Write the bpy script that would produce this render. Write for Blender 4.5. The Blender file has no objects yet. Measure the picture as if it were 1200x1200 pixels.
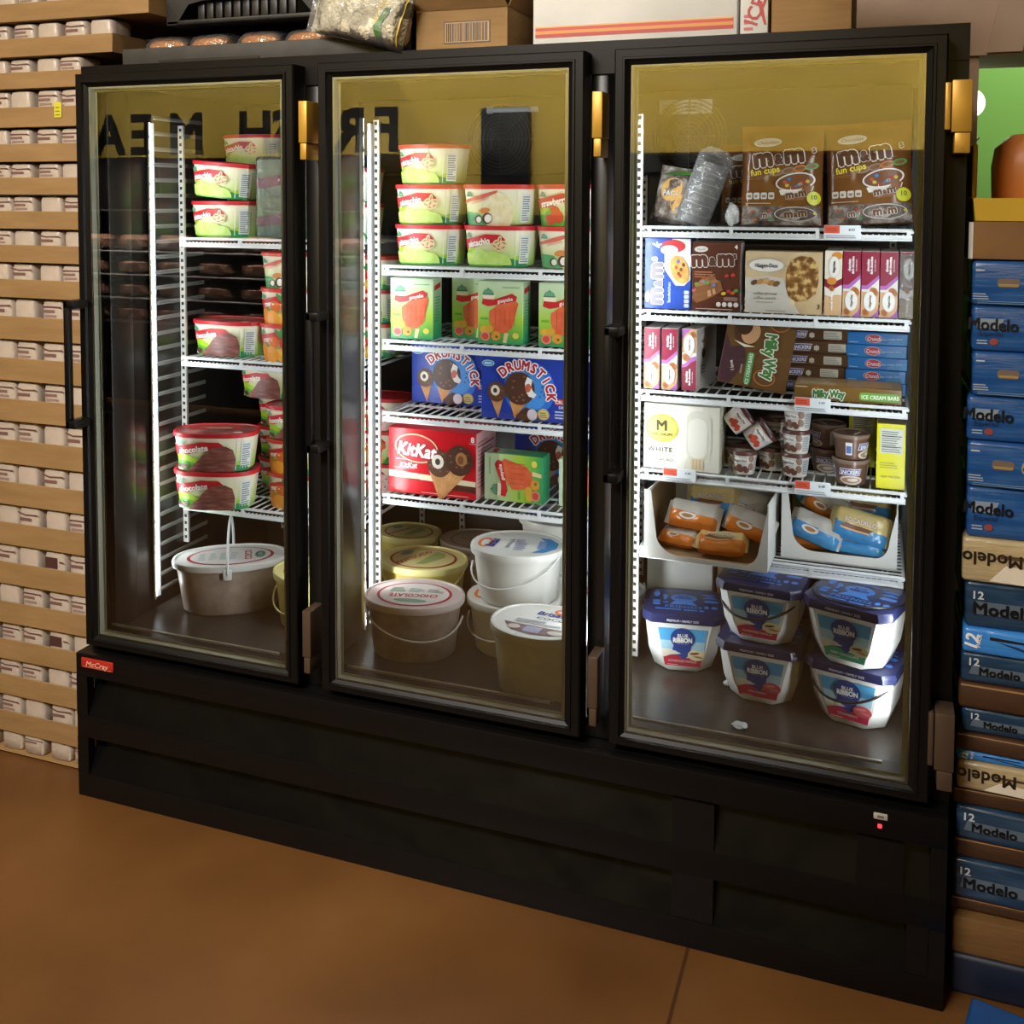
import bpy, bmesh, math, random
from mathutils import Vector, Matrix, Euler
from math import pi, sin, cos, radians as R
random.seed(7)
S = bpy.context.scene
COL = S.collection
# ---------------------------------------------------------------- camera
cd = bpy.data.cameras.new('camera'); cam = bpy.data.objects.new('camera', cd); COL.objects.link(cam)
cd.lens = 36.0; cd.sensor_width = 36.0; cd.sensor_fit = 'HORIZONTAL'
cd.shift_y = -0.2515
cd.clip_start = 0.05
yaw, pit, rol = -0.3464, -0.0558, 0.0038
fw = Vector((sin(yaw)*cos(pit), cos(yaw)*cos(pit), sin(pit)))
r0 = Vector((cos(yaw), -sin(yaw), 0)); u0 = r0.cross(fw)
rr = r0*cos(rol)+u0*sin(rol); uu = u0*cos(rol)-r0*sin(rol)
m = Matrix((rr, uu, -fw)).transposed().to_4x4(); m.translation = Vector((1.9998, -2.1553, 1.6321))
cam.matrix_world = m
S.camera = cam
# ---------------------------------------------------------------- exposure, world, big lights
S.view_settings.view_transform = 'Standard'; S.view_settings.look = 'None'
S.view_settings.gamma = 1; S.view_settings.use_curve_mapping = False
S.view_settings.exposure = 0.0
S.cycles.use_denoising = True
S.cycles.max_bounces = 10; S.cycles.transparent_max_bounces = 24
S.cycles.caustics_reflective = False; S.cycles.caustics_refractive = False
S.cycles.sample_clamp_indirect = 4.0
w = bpy.data.worlds.new('world'); S.world = w; w.use_nodes = True
w.node_tree.nodes['Background'].inputs[0].default_value = (1.0, 0.75, 0.5, 1)
w.node_tree.nodes['Background'].inputs[1].default_value = 0.02
def area(name, loc, target, sx, sy, energy, color, spread=180):
    l = bpy.data.lights.new(name, 'AREA'); l.shape = 'RECTANGLE'; l.size = sx; l.size_y = sy
    l.energy = energy; l.color = color; l.spread = R(spread)
    o = bpy.data.objects.new(name, l); COL.objects.link(o); o.location = loc
    d = Vector(target)-Vector(loc); o.rotation_euler = d.to_track_quat('-Z', 'Y').to_euler()
    return o
WARM = (1.0, 0.86, 0.66)
area('ceiling_lamp_light', (-0.9, -1.35, 3.2), (-0.7, -0.9, 0), 1.3, 0.5, 25, WARM)
area('ceiling_lamp_light', (0.5, -2.9, 3.2), (0.7, -0.3, 0.6), 1.5, 0.6, 46, (1.0, 0.94, 0.88), 95)
area('ceiling_lamp_light', (1.0, -0.55, 3.2), (1.1, 0.35, 2.0), 1.6, 0.3, 5, (1.0, 0.84, 0.62), 110)
area('added_wall_fill', (-2.0, -4.2, 3.25), (-2.0, -5.2, 2.0), 4.6, 0.25, 86, (1.0, 0.95, 0.75), 75)  # added, unseen: brightens the mustard wall mirrored in the doors
area('added_wall_fill', (2.0, -4.2, 3.25), (2.0, -5.2, 2.0), 3.4, 0.25, 66, (1.0, 0.95, 0.75), 75)  # second added lamp for the mirrored mustard wall
area('added_case_fill', (-3.2, -4.25, 2.2), (-3.2, -4.8, 1.1), 3.2, 0.12, 80, (1.0, 0.9, 0.82), 55)  # added so the mirrored meat case shows; no such lamp visible
area('added_passage_fill', (2.9, 1.75, 3.2), (2.7, 2.2, 1.6), 0.8, 0.4, 26, (1.0, 0.95, 0.85))  # added to brighten the green wall behind the globe lamp

# ---------------------------------------------------------------- materials
MATS = {}
def lin(h):
    h = h.lstrip('#'); c = [int(h[i:i+2], 16)/255 for i in (0, 2, 4)]
    return tuple((x/12.92 if x <= .04045 else ((x+.055)/1.055)**2.4) for x in c)+(1,)
def principled(name, hexc, rough=.5, metal=0, spec=.5, **k):
    m = bpy.data.materials.new(name); m.use_nodes = True
    b = m.node_tree.nodes['Principled BSDF']
    b.inputs['Base Color'].default_value = lin(hexc); b.inputs['Roughness'].default_value = rough
    b.inputs['Metallic'].default_value = metal; b.inputs['Specular IOR Level'].default_value = spec
    for kk, v in k.items(): b.inputs[kk.replace('_', ' ')].default_value = v
    return m
def nodes(m): return m.node_tree.nodes, m.node_tree.links, m.node_tree.nodes['Principled BSDF']
def noisy(name, stops, scale=6, rough=.6, bump=0, detail=5, stretch=(1, 1, 1), coord='Object', spec=.5, dist=.01, bscale=None):
    m = principled(name, '#888888', rough, spec=spec); N, L, b = nodes(m)
    tc = N.new('ShaderNodeTexCoord'); mp = N.new('ShaderNodeMapping'); mp.inputs['Scale'].default_value = stretch
    nz = N.new('ShaderNodeTexNoise'); nz.inputs['Scale'].default_value = scale; nz.inputs['Detail'].default_value = detail
    rp = N.new('ShaderNodeValToRGB'); e = rp.color_ramp.elements
    L.new(tc.outputs[coord], mp.inputs[0]); L.new(mp.outputs[0], nz.inputs[0]); L.new(nz.outputs['Fac'], rp.inputs[0]); L.new(rp.outputs[0], b.inputs['Base Color'])
    for i, (p, c) in enumerate(stops):
        x = e[i] if i < 2 else e.new(p)
        x.position = p; x.color = lin(c)
    if bump:
        n2 = N.new('ShaderNodeTexNoise'); n2.inputs['Scale'].default_value = bscale or scale*4; n2.inputs['Detail'].default_value = 3; L.new(mp.outputs[0], n2.inputs[0])
        bp = N.new('ShaderNodeBump'); bp.inputs['Strength'].default_value = bump; bp.inputs['Distance'].default_value = dist
        L.new(n2.outputs['Fac'], bp.inputs['Height']); L.new(bp.outputs[0], b.inputs['Normal'])
    return m
def gradient(name, stops, axis=2, rough=.4):
    m = principled(name, '#888888', rough); N, L, b = nodes(m)
    tc = N.new('ShaderNodeTexCoord'); sp = N.new('ShaderNodeSeparateXYZ'); rp = N.new('ShaderNodeValToRGB')
    L.new(tc.outputs['Generated'], sp.inputs[0]); L.new(sp.outputs[axis], rp.inputs[0]); L.new(rp.outputs[0], b.inputs['Base Color'])
    e = rp.color_ramp.elements
    for i, (p, c) in enumerate(stops):
        x = e[i] if i < 2 else e.new(p)
        x.position = p; x.color = lin(c)
    return m
def emit(name, hexc, st):
    m = principled(name, '#000000'); b = m.node_tree.nodes['Principled BSDF']
    b.inputs['Emission Color'].default_value = lin(hexc); b.inputs['Emission Strength'].default_value = st
    return m
def sheer(name, tint, ior, rough, body=0.0, bodycol='#ffffff', bump=0, bscale=30):
    """clear sheet: fresnel mirror over a tinted see-through layer, with an optional milky share"""
    m = bpy.data.materials.new(name); m.use_nodes = True; N = m.node_tree.nodes; L = m.node_tree.links; N.clear()
    out = N.new('ShaderNodeOutputMaterial'); mix = N.new('ShaderNodeMixShader'); fr = N.new('ShaderNodeFresnel'); fr.inputs[0].default_value = ior
    tr = N.new('ShaderNodeBsdfTransparent'); tr.inputs[0].default_value = lin(tint); gl = N.new('ShaderNodeBsdfGlossy'); gl.inputs['Roughness'].default_value = rough
    base = tr.outputs[0]
    if body:
        df = N.new('ShaderNodeBsdfDiffuse'); df.inputs[0].default_value = lin(bodycol); mb = N.new('ShaderNodeMixShader'); mb.inputs[0].default_value = body
        L.new(tr.outputs[0], mb.inputs[1]); L.new(df.outputs[0], mb.inputs[2]); base = mb.outputs[0]
    if bump:
        tc = N.new('ShaderNodeTexCoord'); nz = N.new('ShaderNodeTexNoise'); nz.inputs['Scale'].default_value = bscale; bp = N.new('ShaderNodeBump'); bp.inputs['Strength'].default_value = bump; bp.inputs['Distance'].default_value = .02
        L.new(tc.outputs['Object'], nz.inputs[0]); L.new(nz.outputs['Fac'], bp.inputs['Height']); L.new(bp.outputs[0], gl.inputs['Normal']); L.new(bp.outputs[0], fr.inputs['Normal'])
    L.new(fr.outputs[0], mix.inputs[0]); L.new(base, mix.inputs[1]); L.new(gl.outputs[0], mix.inputs[2]); L.new(mix.outputs[0], out.inputs[0])
    return m
def wave_bump(name, hexc, rough, scale, strength, axis='Z', metal=0):
    m = principled(name, hexc, rough, metal); N, L, b = nodes(m)
    tc = N.new('ShaderNodeTexCoord'); nz = N.new('ShaderNodeTexNoise'); nz.inputs['Scale'].default_value = scale; nz.inputs['Detail'].default_value = 2
    bp = N.new('ShaderNodeBump'); bp.inputs['Strength'].default_value = strength; bp.inputs['Distance'].default_value = .02
    L.new(tc.outputs['Object'], nz.inputs[0]); L.new(nz.outputs['Fac'], bp.inputs['Height']); L.new(bp.outputs[0], b.inputs['Normal'])
    return m
def floor_mat():
    m = noisy('stained_concrete', [(.2, '#4d2e14'), (.45, '#63401d'), (.62, '#6f4923'), (.85, '#7e5730')], 1.6, .42, .08, 10)
    N, L, b = nodes(m)
    # faint worn control joint
    tc = N.new('ShaderNodeTexCoord'); sp = N.new('ShaderNodeSeparateXYZ'); L.new(tc.outputs['Object'], sp.inputs[0])
    a = N.new('ShaderNodeMath'); a.operation = 'SUBTRACT'; a.inputs[1].default_value = 1.638; L.new(sp.outputs[0], a.inputs[0])
    ab = N.new('ShaderNodeMath'); ab.operation = 'ABSOLUTE'; L.new(a.outputs[0], ab.inputs[0])
    lt = N.new('ShaderNodeMath'); lt.operation = 'LESS_THAN'; lt.inputs[1].default_value = .004; L.new(ab.outputs[0], lt.inputs[0])
    mx = N.new('ShaderNodeMix'); mx.data_type = 'RGBA'; mx.inputs[7].default_value = lin('#3a2210')
    src = b.inputs['Base Color'].links[0].from_socket
    fm = N.new('ShaderNodeMath'); fm.operation = 'MULTIPLY'; fm.inputs[1].default_value = .8; L.new(lt.outputs[0], fm.inputs[0])
    L.new(fm.outputs[0], mx.inputs[0]); L.new(src, mx.inputs[6]); L.new(mx.outputs[2], b.inputs['Base Color'])
    return m
def make_mats():
    M = MATS
    M['black_metal'] = principled('black_painted_steel', '#100e0d', .36, 0, .2)
    M['black_gloss'] = wave_bump('black_gloss_plastic', '#0b0a0a', .3, 6, .25)
    M['blade'] = wave_bump('black_louvre_blade', '#0a0a0b', .26, 5, .35); M['blade'].node_tree.nodes['Principled BSDF'].inputs['Specular IOR Level'].default_value = .07
    M['interior'] = principled('dark_interior_liner', '#1d1a17', .32, 0, .4)
    M['deck'] = noisy('interior_deck', [(.3, '#2a2622'), (.7, '#3b352f')], 14, .3, .05)
    M['gasket'] = principled('grey_gasket', '#b9bba8', .4)
    M['alu'] = principled('brushed_aluminium', '#c8c4b4', .3, .9)
    M['brass'] = principled('yellow_hinge_metal', '#c79a3c', .38, .35)
    M['rack'] = principled('white_coated_wire', '#e4e8ea', .3)
    M['pilaster'] = principled('grey_slotted_steel', '#b5b3ac', .35, .3)
    M['slot'] = principled('black_slot', '#050505', .8)
    M['led'] = emit('led_strip_glow', '#f1f7ff', 88)
    M['led_cover'] = principled('led_cover_plastic', '#c9ced2', .15, .25)
    M['redled'] = emit('red_pilot_glow', '#ff3038', 3)
    M['glass'] = sheer('door_glass', '#f4f6f0', 2.15, 0.0)
    M['poly'] = sheer('clear_plastic_film', '#fafaf8', 1.4, .12, .08, '#ffffff', .5, 30)
    M['poly_bread'] = sheer('clear_bread_bag', '#fff6e8', 1.75, .1, .06, '#ffffff', .9, 22)
    M['poly_white'] = sheer('clear_crinkled_bag', '#e6e6e4', 1.6, .12, .09, '#ffffff', .9, 36)
    M['poly_cup'] = sheer('milky_crinkled_bag', '#e6e6e4', 1.7, .12, .2, '#ffffff', .9, 36)
    M['card'] = noisy('brown_cardboard', [(.3, '#917044'), (.7, '#a17f51')], 5, .8, .08, stretch=(1, 1, 6))
    M['card_dark'] = noisy('dark_cardboard', [(.3, '#7a5730'), (.7, '#936b3d')], 5, .8, .05)
    M['card_white'] = noisy('white_faced_cardboard', [(.3, '#d9dad6'), (.7, '#e9e9e6')], 6, .55, .04)
    M['card_in'] = principled('kraft_inside', '#a98d68', .85)
    M['pack'] = noisy('wrapped_pack_film', [(.3, '#b8a898'), (.7, '#d2c4b6')], 9, .3, .35, dist=.006)
    M['floor'] = floor_mat()
    M['yellowwall'] = noisy('mustard_wall_paint', [(.3, '#c8a846'), (.7, '#d2b454')], 2, .8)
    M['greenwall'] = principled('green_wall_paint', '#8fd06a', .8)
    M['taupe'] = noisy('taupe_plaster', [(.3, '#bfa594'), (.7, '#ceb4a2')], 4, .85)
    M['darkwall'] = principled('dark_wall_paint', '#3a332b', .8)
    M['ceil'] = principled('ceiling_paint', '#8d8272', .9)
    M['bluecase'] = noisy('blue_carton_film', [(.25, '#1c4682'), (.5, '#275797'), (.72, '#4a72a6')], 5, .22, .5, 4, (1, 1, 9), dist=.006, bscale=7)
    M['blueshade'] = noisy('shaded_blue_carton_film', [(.25, '#1a2d45'), (.5, '#263f5a'), (.75, '#3e5870')], 5, .22, .5, 4, (1, 1, 9), dist=.006, bscale=7)  # blue film darkened: shade low in the stack put into its colour
    M['bluebright'] = noisy('bright_blue_carton_film', [(.3, '#2d7fd6'), (.7, '#4a9aea')], 4, .2, .3, 4, (1, 1, 6))
    M['goldcase'] = noisy('cream_carton_film', [(.3, '#a8946e'), (.7, '#c9b68e')], 5, .25, .3, 4, (1, 1, 6))
    M['browntray'] = noisy('brown_carton_tray', [(.3, '#3d2511'), (.7, '#4c3017')], 6, .6, .05, stretch=(1, 1, 4))
    M['wood'] = noisy('pallet_wood', [(.3, '#6c4a24'), (.7, '#7f5c31')], 4, .6, .1, stretch=(1, 1, 8))
    M['palletblue'] = principled('navy_pallet_plastic', '#141d33', .5)
    M['crate'] = noisy('black_crate_plastic', [(.3, '#1c1b1b'), (.7, '#2a2928')], 20, .42, .06)
    M['tray'] = noisy('grey_tray_plastic', [(.3, '#35332f'), (.7, '#423f3a')], 20, .6, .06)
    M['bread'] = noisy('bread_crust', [(.25, '#8a5626'), (.5, '#b27a3e'), (.8, '#cf9c5c')], 9, .6, .2)
    M['beans'] = noisy('pale_dried_pasta', [(.3, '#b5aa90'), (.5, '#d6cdb2'), (.7, '#ece6d2')], 26, .5, .6, 3, dist=.02)
    M['meat'] = noisy('vacuum_meat_film', [(.25, '#2c1c14'), (.5, '#5a3f30'), (.7, '#8a6a58'), (.85, '#d8c8b8')], 9, .18, .8, 5, dist=.03, bscale=14)
    M['orange_fruit'] = noisy('orange_plastic_bag', [(.3, '#d8803c'), (.7, '#ea944e')], 4, .4)
    M['tubwhite'] = principled('white_tub_plastic', '#f1f1ec', .28, 0, .5, Subsurface_Weight=0.0)
    M['tubclear'] = principled('frosted_tub_plastic', '#dcd6cf', .25)
    M['choc_in'] = noisy('chocolate_tub_wall', [(.3, '#a08d80'), (.7, '#b5a295')], 40, .3)
    M['van_in'] = noisy('vanilla_tub_wall', [(.3, '#e2dcc4'), (.7, '#ece7d2')], 40, .3)
    M['yel_tub'] = principled('yellow_tub_plastic', '#dcca6c', .3)
    M['guava'] = gradient('green_carton_print', [(0.0, '#2f9a63'), (.12, '#63b44f'), (.4, '#a9cf3f'), (1.0, '#cfe3c6')])
    M['guava_side'] = gradient('green_carton_side_print', [(0.0, '#1f8f63'), (.3, '#54a866'), (1.0, '#c2d6b4')])
    M['tubbody'] = gradient('pale_tub_print', [(0.0, '#8fc05a'), (.3, '#c9dc8c'), (.7, '#ece8c4'), (1.0, '#f2eed8')])
    M['hdgold'] = noisy('gold_carton_print', [(.3, '#c8a878'), (.5, '#dcc6a0'), (.7, '#b98f58')], 7, .4, 0, 2)
    M['scoop_green'] = noisy('green_ice_cream_print', [(.3, '#b4d85c'), (.7, '#d0e88a')], 60, .5)
    M['scoop_choc'] = noisy('chocolate_ice_cream_print', [(.3, '#5a2c28'), (.55, '#8a5148'), (.75, '#a8756a')], 30, .4, 0, 3, (1, 1, 4))
    M['scoop_van'] = noisy('coconut_ice_cream_print', [(.3, '#e3d19c'), (.7, '#f3e9cc')], 60, .5)
    M['scoop_pink'] = noisy('strawberry_ice_cream_print', [(.3, '#d9a8a0'), (.7, '#f0d4cc')], 60, .5)
    M['popsicle'] = noisy('guava_bar_print', [(.3, '#d5562f'), (.7, '#e8714a')], 30, .5)
    M['cone'] = noisy('wafer_cone_print', [(.3, '#c98a4e'), (.7, '#e3ac70')], 50, .5)
    M['cookie'] = noisy('cookie_print', [(.3, '#d69a48'), (.7, '#eebf70')], 60, .5)
    M['chocnut'] = noisy('nutty_chocolate_print', [(.35, '#6b4420'), (.5, '#94662f'), (.62, '#d9b878')], 70, .5, 0, 2)
    M['mmbrown'] = noisy('brown_bag_film', [(.3, '#6f4520'), (.7, '#7d5028')], 3, .22, .25, dist=.01, bscale=9)
    M['ribbonbag'] = noisy('clear_bag_bottom', [(.3, '#4a3c34'), (.5, '#7d6e64'), (.7, '#cfc8c0')], 30, .18, .7, 4, dist=.01)
    M['orangefilm'] = noisy('orange_wrapper_film', [(.3, '#cf7326'), (.7, '#e48a3a')], 10, .16, .5, 3, dist=.008, bscale=30)
    M['bluefilm'] = noisy('blue_wrapper_film', [(.3, '#2f7fc0'), (.7, '#5aa6dc')], 10, .16, .5, 3, dist=.008, bscale=30)
    M['creamfilm'] = noisy('cream_wrapper_film', [(.3, '#d8bf7a'), (.7, '#ecdca6')], 10, .18, .4, 3, dist=.008, bscale=30)
    M['clearfilm'] = noisy('silver_wrapper_film', [(.3, '#b8b4ac'), (.7, '#dad8d2')], 10, .15, .6, 3, dist=.008, bscale=30)
    M['frost'] = noisy('frost_ice', [(.3, '#c8ccce'), (.7, '#eef0f0')], 60, .35, .6)
    M['globe'] = emit('lamp_globe_glow', '#fff8ee', 6)
make_mats()
def MAT(k):
    if k in MATS: return MATS[k]
    h, _, rg = k.partition('/')
    MATS[k] = principled('print_'+h.strip('#')+('_r'+rg.replace('.', '') if rg else ''), h, float(rg) if rg else .42)
    return MATS[k]
# ---------------------------------------------------------------- mesh helpers
class MB:
    def __init__(s): s.v = []; s.f = []; s.k = []; s.m = []
    def mi(s, m):
        if m not in s.m: s.m.append(m)
        return s.m.index(m)
    def add(s, vs, fs, m, M=None):
        o = len(s.v); k = s.mi(m)
        s.v += [tuple(M @ Vector(p)) if M else tuple(p) for p in vs]
        s.f += [tuple(i+o for i in f) for f in fs]; s.k += [k]*len(fs)
        return s
    def box(s, x0, x1, y0, y1, z0, z1, m, M=None):
        v = [(x, y, z) for z in (z0, z1) for y in (y0, y1) for x in (x0, x1)]
        return s.add(v, [(0, 2, 3, 1), (4, 5, 7, 6), (0, 1, 5, 4), (2, 6, 7, 3), (0, 4, 6, 2), (1, 3, 7, 5)], m, M)
    def rbox(s, x0, x1, y0, y1, z0, z1, m, r=.003, seg=2, M=None):
        b = bmesh.new(); bmesh.ops.create_cube(b, size=1)
        for v in b.verts: v.co = Vector((x0+(v.co.x+.5)*(x1-x0), y0+(v.co.y+.5)*(y1-y0), z0+(v.co.z+.5)*(z1-z0)))
        bmesh.ops.bevel(b, geom=b.edges[:], offset=r, segments=seg, profile=.5, affect='EDGES')
        b.verts.index_update()
        s.add([v.co.copy() for v in b.verts], [tuple(v.index for v in f.verts) for f in b.faces], m, M); b.free()
        return s
    def loft(s, rings, m, cap0=True, cap1=True, M=None, closed=True):
        n = len(rings[0]); vs = [p for r in rings for p in r]; fs = []
        for a in range(len(rings)-1):
            for i in range(n if closed else n-1):
                j = (i+1) % n; fs.append((a*n+i, a*n+j, (a+1)*n+j, (a+1)*n+i))
        if cap0: fs.append(tuple(reversed(range(n))))
        if cap1: fs.append(tuple(range((len(rings)-1)*n, len(rings)*n)))
        return s.add(vs, fs, m, M)
    def tube(s, pts, r, m, n=6, M=None, flat=1.0):
        pts = [Vector(p) for p in pts]; rings = []
        up = Vector((0, 0, 1)); prev = None
        for i, p in enumerate(pts):
            t = (pts[min(i+1, len(pts)-1)]-pts[max(i-1, 0)]).normalized()
            a = prev if prev else (Vector((1, 0, 0)) if abs(t.z) > .9 else up)
            x = a.cross(t)
            if x.length < 1e-4: x = Vector((0, 1, 0)).cross(t)
            x.normalize(); y = t.cross(x).normalized(); prev = y
            rings.append([p+x*cos(2*pi*k/n)*r+y*sin(2*pi*k/n)*r*flat for k in range(n)])
        return s.loft(rings, m, M=M)
    def prism(s, poly, fn, th, m, medge=None):
        """flat polygon in a plane given by fn(u, v, h), thickened to th"""
        n = len(poly); a = [fn(u, v, 0) for u, v in poly]; b = [fn(u, v, th) for u, v in poly]
        s.add(a+b, [tuple(reversed(range(n))), tuple(range(n, 2*n))], m)
        s.add(a+b, [(i, (i+1) % n, n+(i+1) % n, n+i) for i in range(n)], medge or m)
        return s
    def build(s, name, parent=None, ang=40, loc=None, rot=None):
        me = bpy.data.meshes.new(name); me.from_pydata([tuple(v) for v in s.v], [], s.f)
        for k in s.m: me.materials.append(MAT(k))
        me.polygons.foreach_set('material_index', s.k); me.polygons.foreach_set('use_smooth', [True]*len(s.f))
        me.update(); me.set_sharp_from_angle(angle=R(ang))
        o = bpy.data.objects.new(name, me); COL.objects.link(o)
        if parent: o.parent = parent
        if loc: o.location = loc
        if rot: o.rotation_euler = rot
        return o
def plane(O, U, V):
    O, U, V = Vector(O), Vector(U), Vector(V); N = U.cross(V).normalized()
    return lambda u, v, h: O+U*u+V*v+N*h
TXT = {}
def text_mesh(t, bold, shear, spacing):
    k = (t, bold, shear, spacing)
    if k not in TXT:
        c = bpy.data.curves.new('t', 'FONT'); c.body = t; c.size = 1; c.align_x = 'CENTER'; c.offset = bold; c.shear = shear
        c.space_character = spacing; c.resolution_u = 2; c.fill_mode = 'FRONT'
        o = bpy.data.objects.new('t', c); me = bpy.data.meshes.new_from_object(o)
        TXT[k] = ([(v.co.x, v.co.y) for v in me.vertices], [tuple(p.vertices) for p in me.polygons])
        bpy.data.objects.remove(o); bpy.data.curves.remove(c); bpy.data.meshes.remove(me)
    return TXT[k]
def clip(poly, a, lo):
    out = []; n = len(poly)
    ins = (lambda p: p[0] >= a) if lo else (lambda p: p[0] <= a)
    for i in range(n):
        p, q = poly[i], poly[(i+1) % n]
        if ins(p): out.append(p)
        if ins(p) != ins(q):
            t = (a-p[0])/(q[0]-p[0]); out.append((a, p[1]+t*(q[1]-p[1])))
    return out
class Print:
    """flat printing laid on a surface fn(u, v, h); du = column width for curved surfaces"""
    def __init__(s, mb, fn, du=None, step=.0005): s.mb, s.fn, s.du, s.step, s.c = mb, fn, du, step, 0
    def poly(s, pts, m, l=1):
        s.c += 1; h = (l+(s.c % 8)*.09)*s.step; ps = [pts]
        if s.du:
            a = min(p[0] for p in pts); b = max(p[0] for p in pts); n = max(1, int(math.ceil((b-a)/s.du))); ps = []
            for i in range(n):
                q = clip(pts, a+(b-a)*i/n, True) if i else pts
                q = clip(q, a+(b-a)*(i+1)/n, False) if i < n-1 else q
                if len(q) > 2: ps.append(q)
        for q in ps:
            area2 = sum(q[i][0]*q[(i+1) % len(q)][1]-q[(i+1) % len(q)][0]*q[i][1] for i in range(len(q)))
            if area2 < 0: q = q[::-1]
            s.mb.add([s.fn(u, v, h) for u, v in q], [tuple(range(len(q)))], m)
        return s
    def rect(s, u0, v0, u1, v1, m, l=1): return s.poly([(u0, v0), (u1, v0), (u1, v1), (u0, v1)], m, l)
    def ell(s, cx, cy, rx, ry, m, l=1, rot=0, n=20, a0=0, a1=360):
        full = a1-a0 >= 360; k = n if full else n+1
        c, d = cos(R(rot)), sin(R(rot)); pts = []
        for i in range(k):
            a = R(a0+(a1-a0)*i/n); x, y = rx*cos(a), ry*sin(a); pts.append((cx+x*c-y*d, cy+x*d+y*c))
        return s.poly(pts, m, l)
    def ring(s, cx, cy, rx, ry, w, m, l=1, n=32):
        for i in range(n):
            a, b = 2*pi*i/n, 2*pi*(i+1)/n
            s.poly([(cx+rx*cos(a), cy+ry*sin(a)), (cx+rx*cos(b), cy+ry*sin(b)), (cx+(rx-w)*cos(b), cy+(ry-w)*sin(b)), (cx+(rx-w)*cos(a), cy+(ry-w)*sin(a))], m, l)
        return s
    def rrect(s, u0, v0, u1, v1, r, m, l=1):
        p = []
        for cx, cy, a in ((u1-r, v1-r, 0), (u0+r, v1-r, 90), (u0+r, v0+r, 180), (u1-r, v0+r, 270)):
            p += [(cx+r*cos(R(a+t)), cy+r*sin(R(a+t))) for t in (0, 30, 60, 90)]
        return s.poly(p, m, l)
    def text(s, t, u, v, cap, m, l=2, rot=0, bold=.01, shear=0, sx=1.0, sp=1.0, outline=None, ow=.045, mirror=False):
        c, d = cos(R(rot)), sin(R(rot)); k = cap/.72
        for mm, b, ll in ([(outline, bold+ow, l)] if outline else [])+[(m, bold, l+(1 if outline else 0))]:
            vs, fs = text_mesh(t, 0, shear, sp); r = b; nd = 8 if b > .05 else 4
            for q in range(nd if r > .004 else 1):                       # heavier strokes: the glyphs laid again slightly offset
                ox, oy = (r*cos(2*pi*(q+.5)/nd), r*sin(2*pi*(q+.5)/nd)) if r > .004 else (0, 0); out = []
                for x, y in vs:
                    x, y = (x*sx+ox)*k, (y-.36+oy)*k
                    out.append(s.fn(u+x*c-y*d, v+x*d+y*c, (ll+.1*q)*s.step))
                s.mb.add(out, fs, mm)
        return s
    def lines(s, u0, v0, u1, v1, n, m, l=2, fill=.45, seed=0):
        rnd = random.Random(seed); h = (v1-v0)/n
        for i in range(n):
            s.rect(u0, v0+h*i, u0+(u1-u0)*rnd.uniform(.6, 1), v0+h*(i+fill), m, l)
        return s
    def arc_text(s, t, cx, cy, rad, a0, a1, cap, m, l=2, outline=None, bold=.02, ow=.05, sx=1.0):
        n = len(t)
        for i, ch in enumerate(t):
            if ch == ' ': continue
            a = a0+(a1-a0)*(i/(n-1))
            s.text(ch, cx+rad*cos(R(a)), cy+rad*sin(R(a)), cap, m, l, a-90, bold, 0, sx, 1, outline, ow)
        return s
# ---------------------------------------------------------------- scene-graph helpers
def tag(o, label, cat, group=None, kind=None):
    o['label'] = label; o['category'] = cat
    if group: o['group'] = group
    if kind: o['kind'] = kind
    return o
def struct(o, label=None):
    o['kind'] = 'structure'
    if label: o['label'] = label
    return o
def thing(name, label, cat, loc=(0, 0, 0), rz=0, group=None, rot=None):
    o = bpy.data.objects.new(name, None); COL.objects.link(o); o.empty_display_size = .05
    o.location = loc; o.rotation_euler = rot or (0, 0, R(rz))
    return tag(o, label, cat, group)
def dup(root, label, loc, rz=0, group=None, rot=None, scale=None):
    c = root.copy(); COL.objects.link(c); c['label'] = label
    if group: c['group'] = group
    c.location = loc; c.rotation_euler = rot or (0, 0, R(rz))
    if scale: c.scale = scale
    for ch in list(root.children):
        d = ch.copy(); COL.objects.link(d); d.parent = c
        for g in ch.children:
            e = g.copy(); COL.objects.link(e); e.parent = d
    return c
class Proto:
    """first use places the thing itself, every later use a copy of it"""
    def __init__(s, make, *a): s.make, s.a, s.o = make, a, None
    def put(s, label, loc, rz=0, group=None, rot=None, scale=None):
        if s.o is None:
            s.o = s.make(*s.a); o = s.o; o['label'] = label
            if group: o['group'] = group
            o.location = loc; o.rotation_euler = rot or (0, 0, R(rz)); o.scale = scale or (1, 1, 1)
            return o
        return dup(s.o, label, loc, rz, group or s.o.get('group'), rot, scale or (1, 1, 1))
def sring(a, b, n, N, z, cx=0, cy=0):
    out = []
    for i in range(N):
        t = 2*pi*i/N; c, d = cos(t), sin(t)
        out.append(Vector((cx+a*math.copysign(abs(c)**(2/n), c), cy+b*math.copysign(abs(d)**(2/n), d), z)))
    return out
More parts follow.
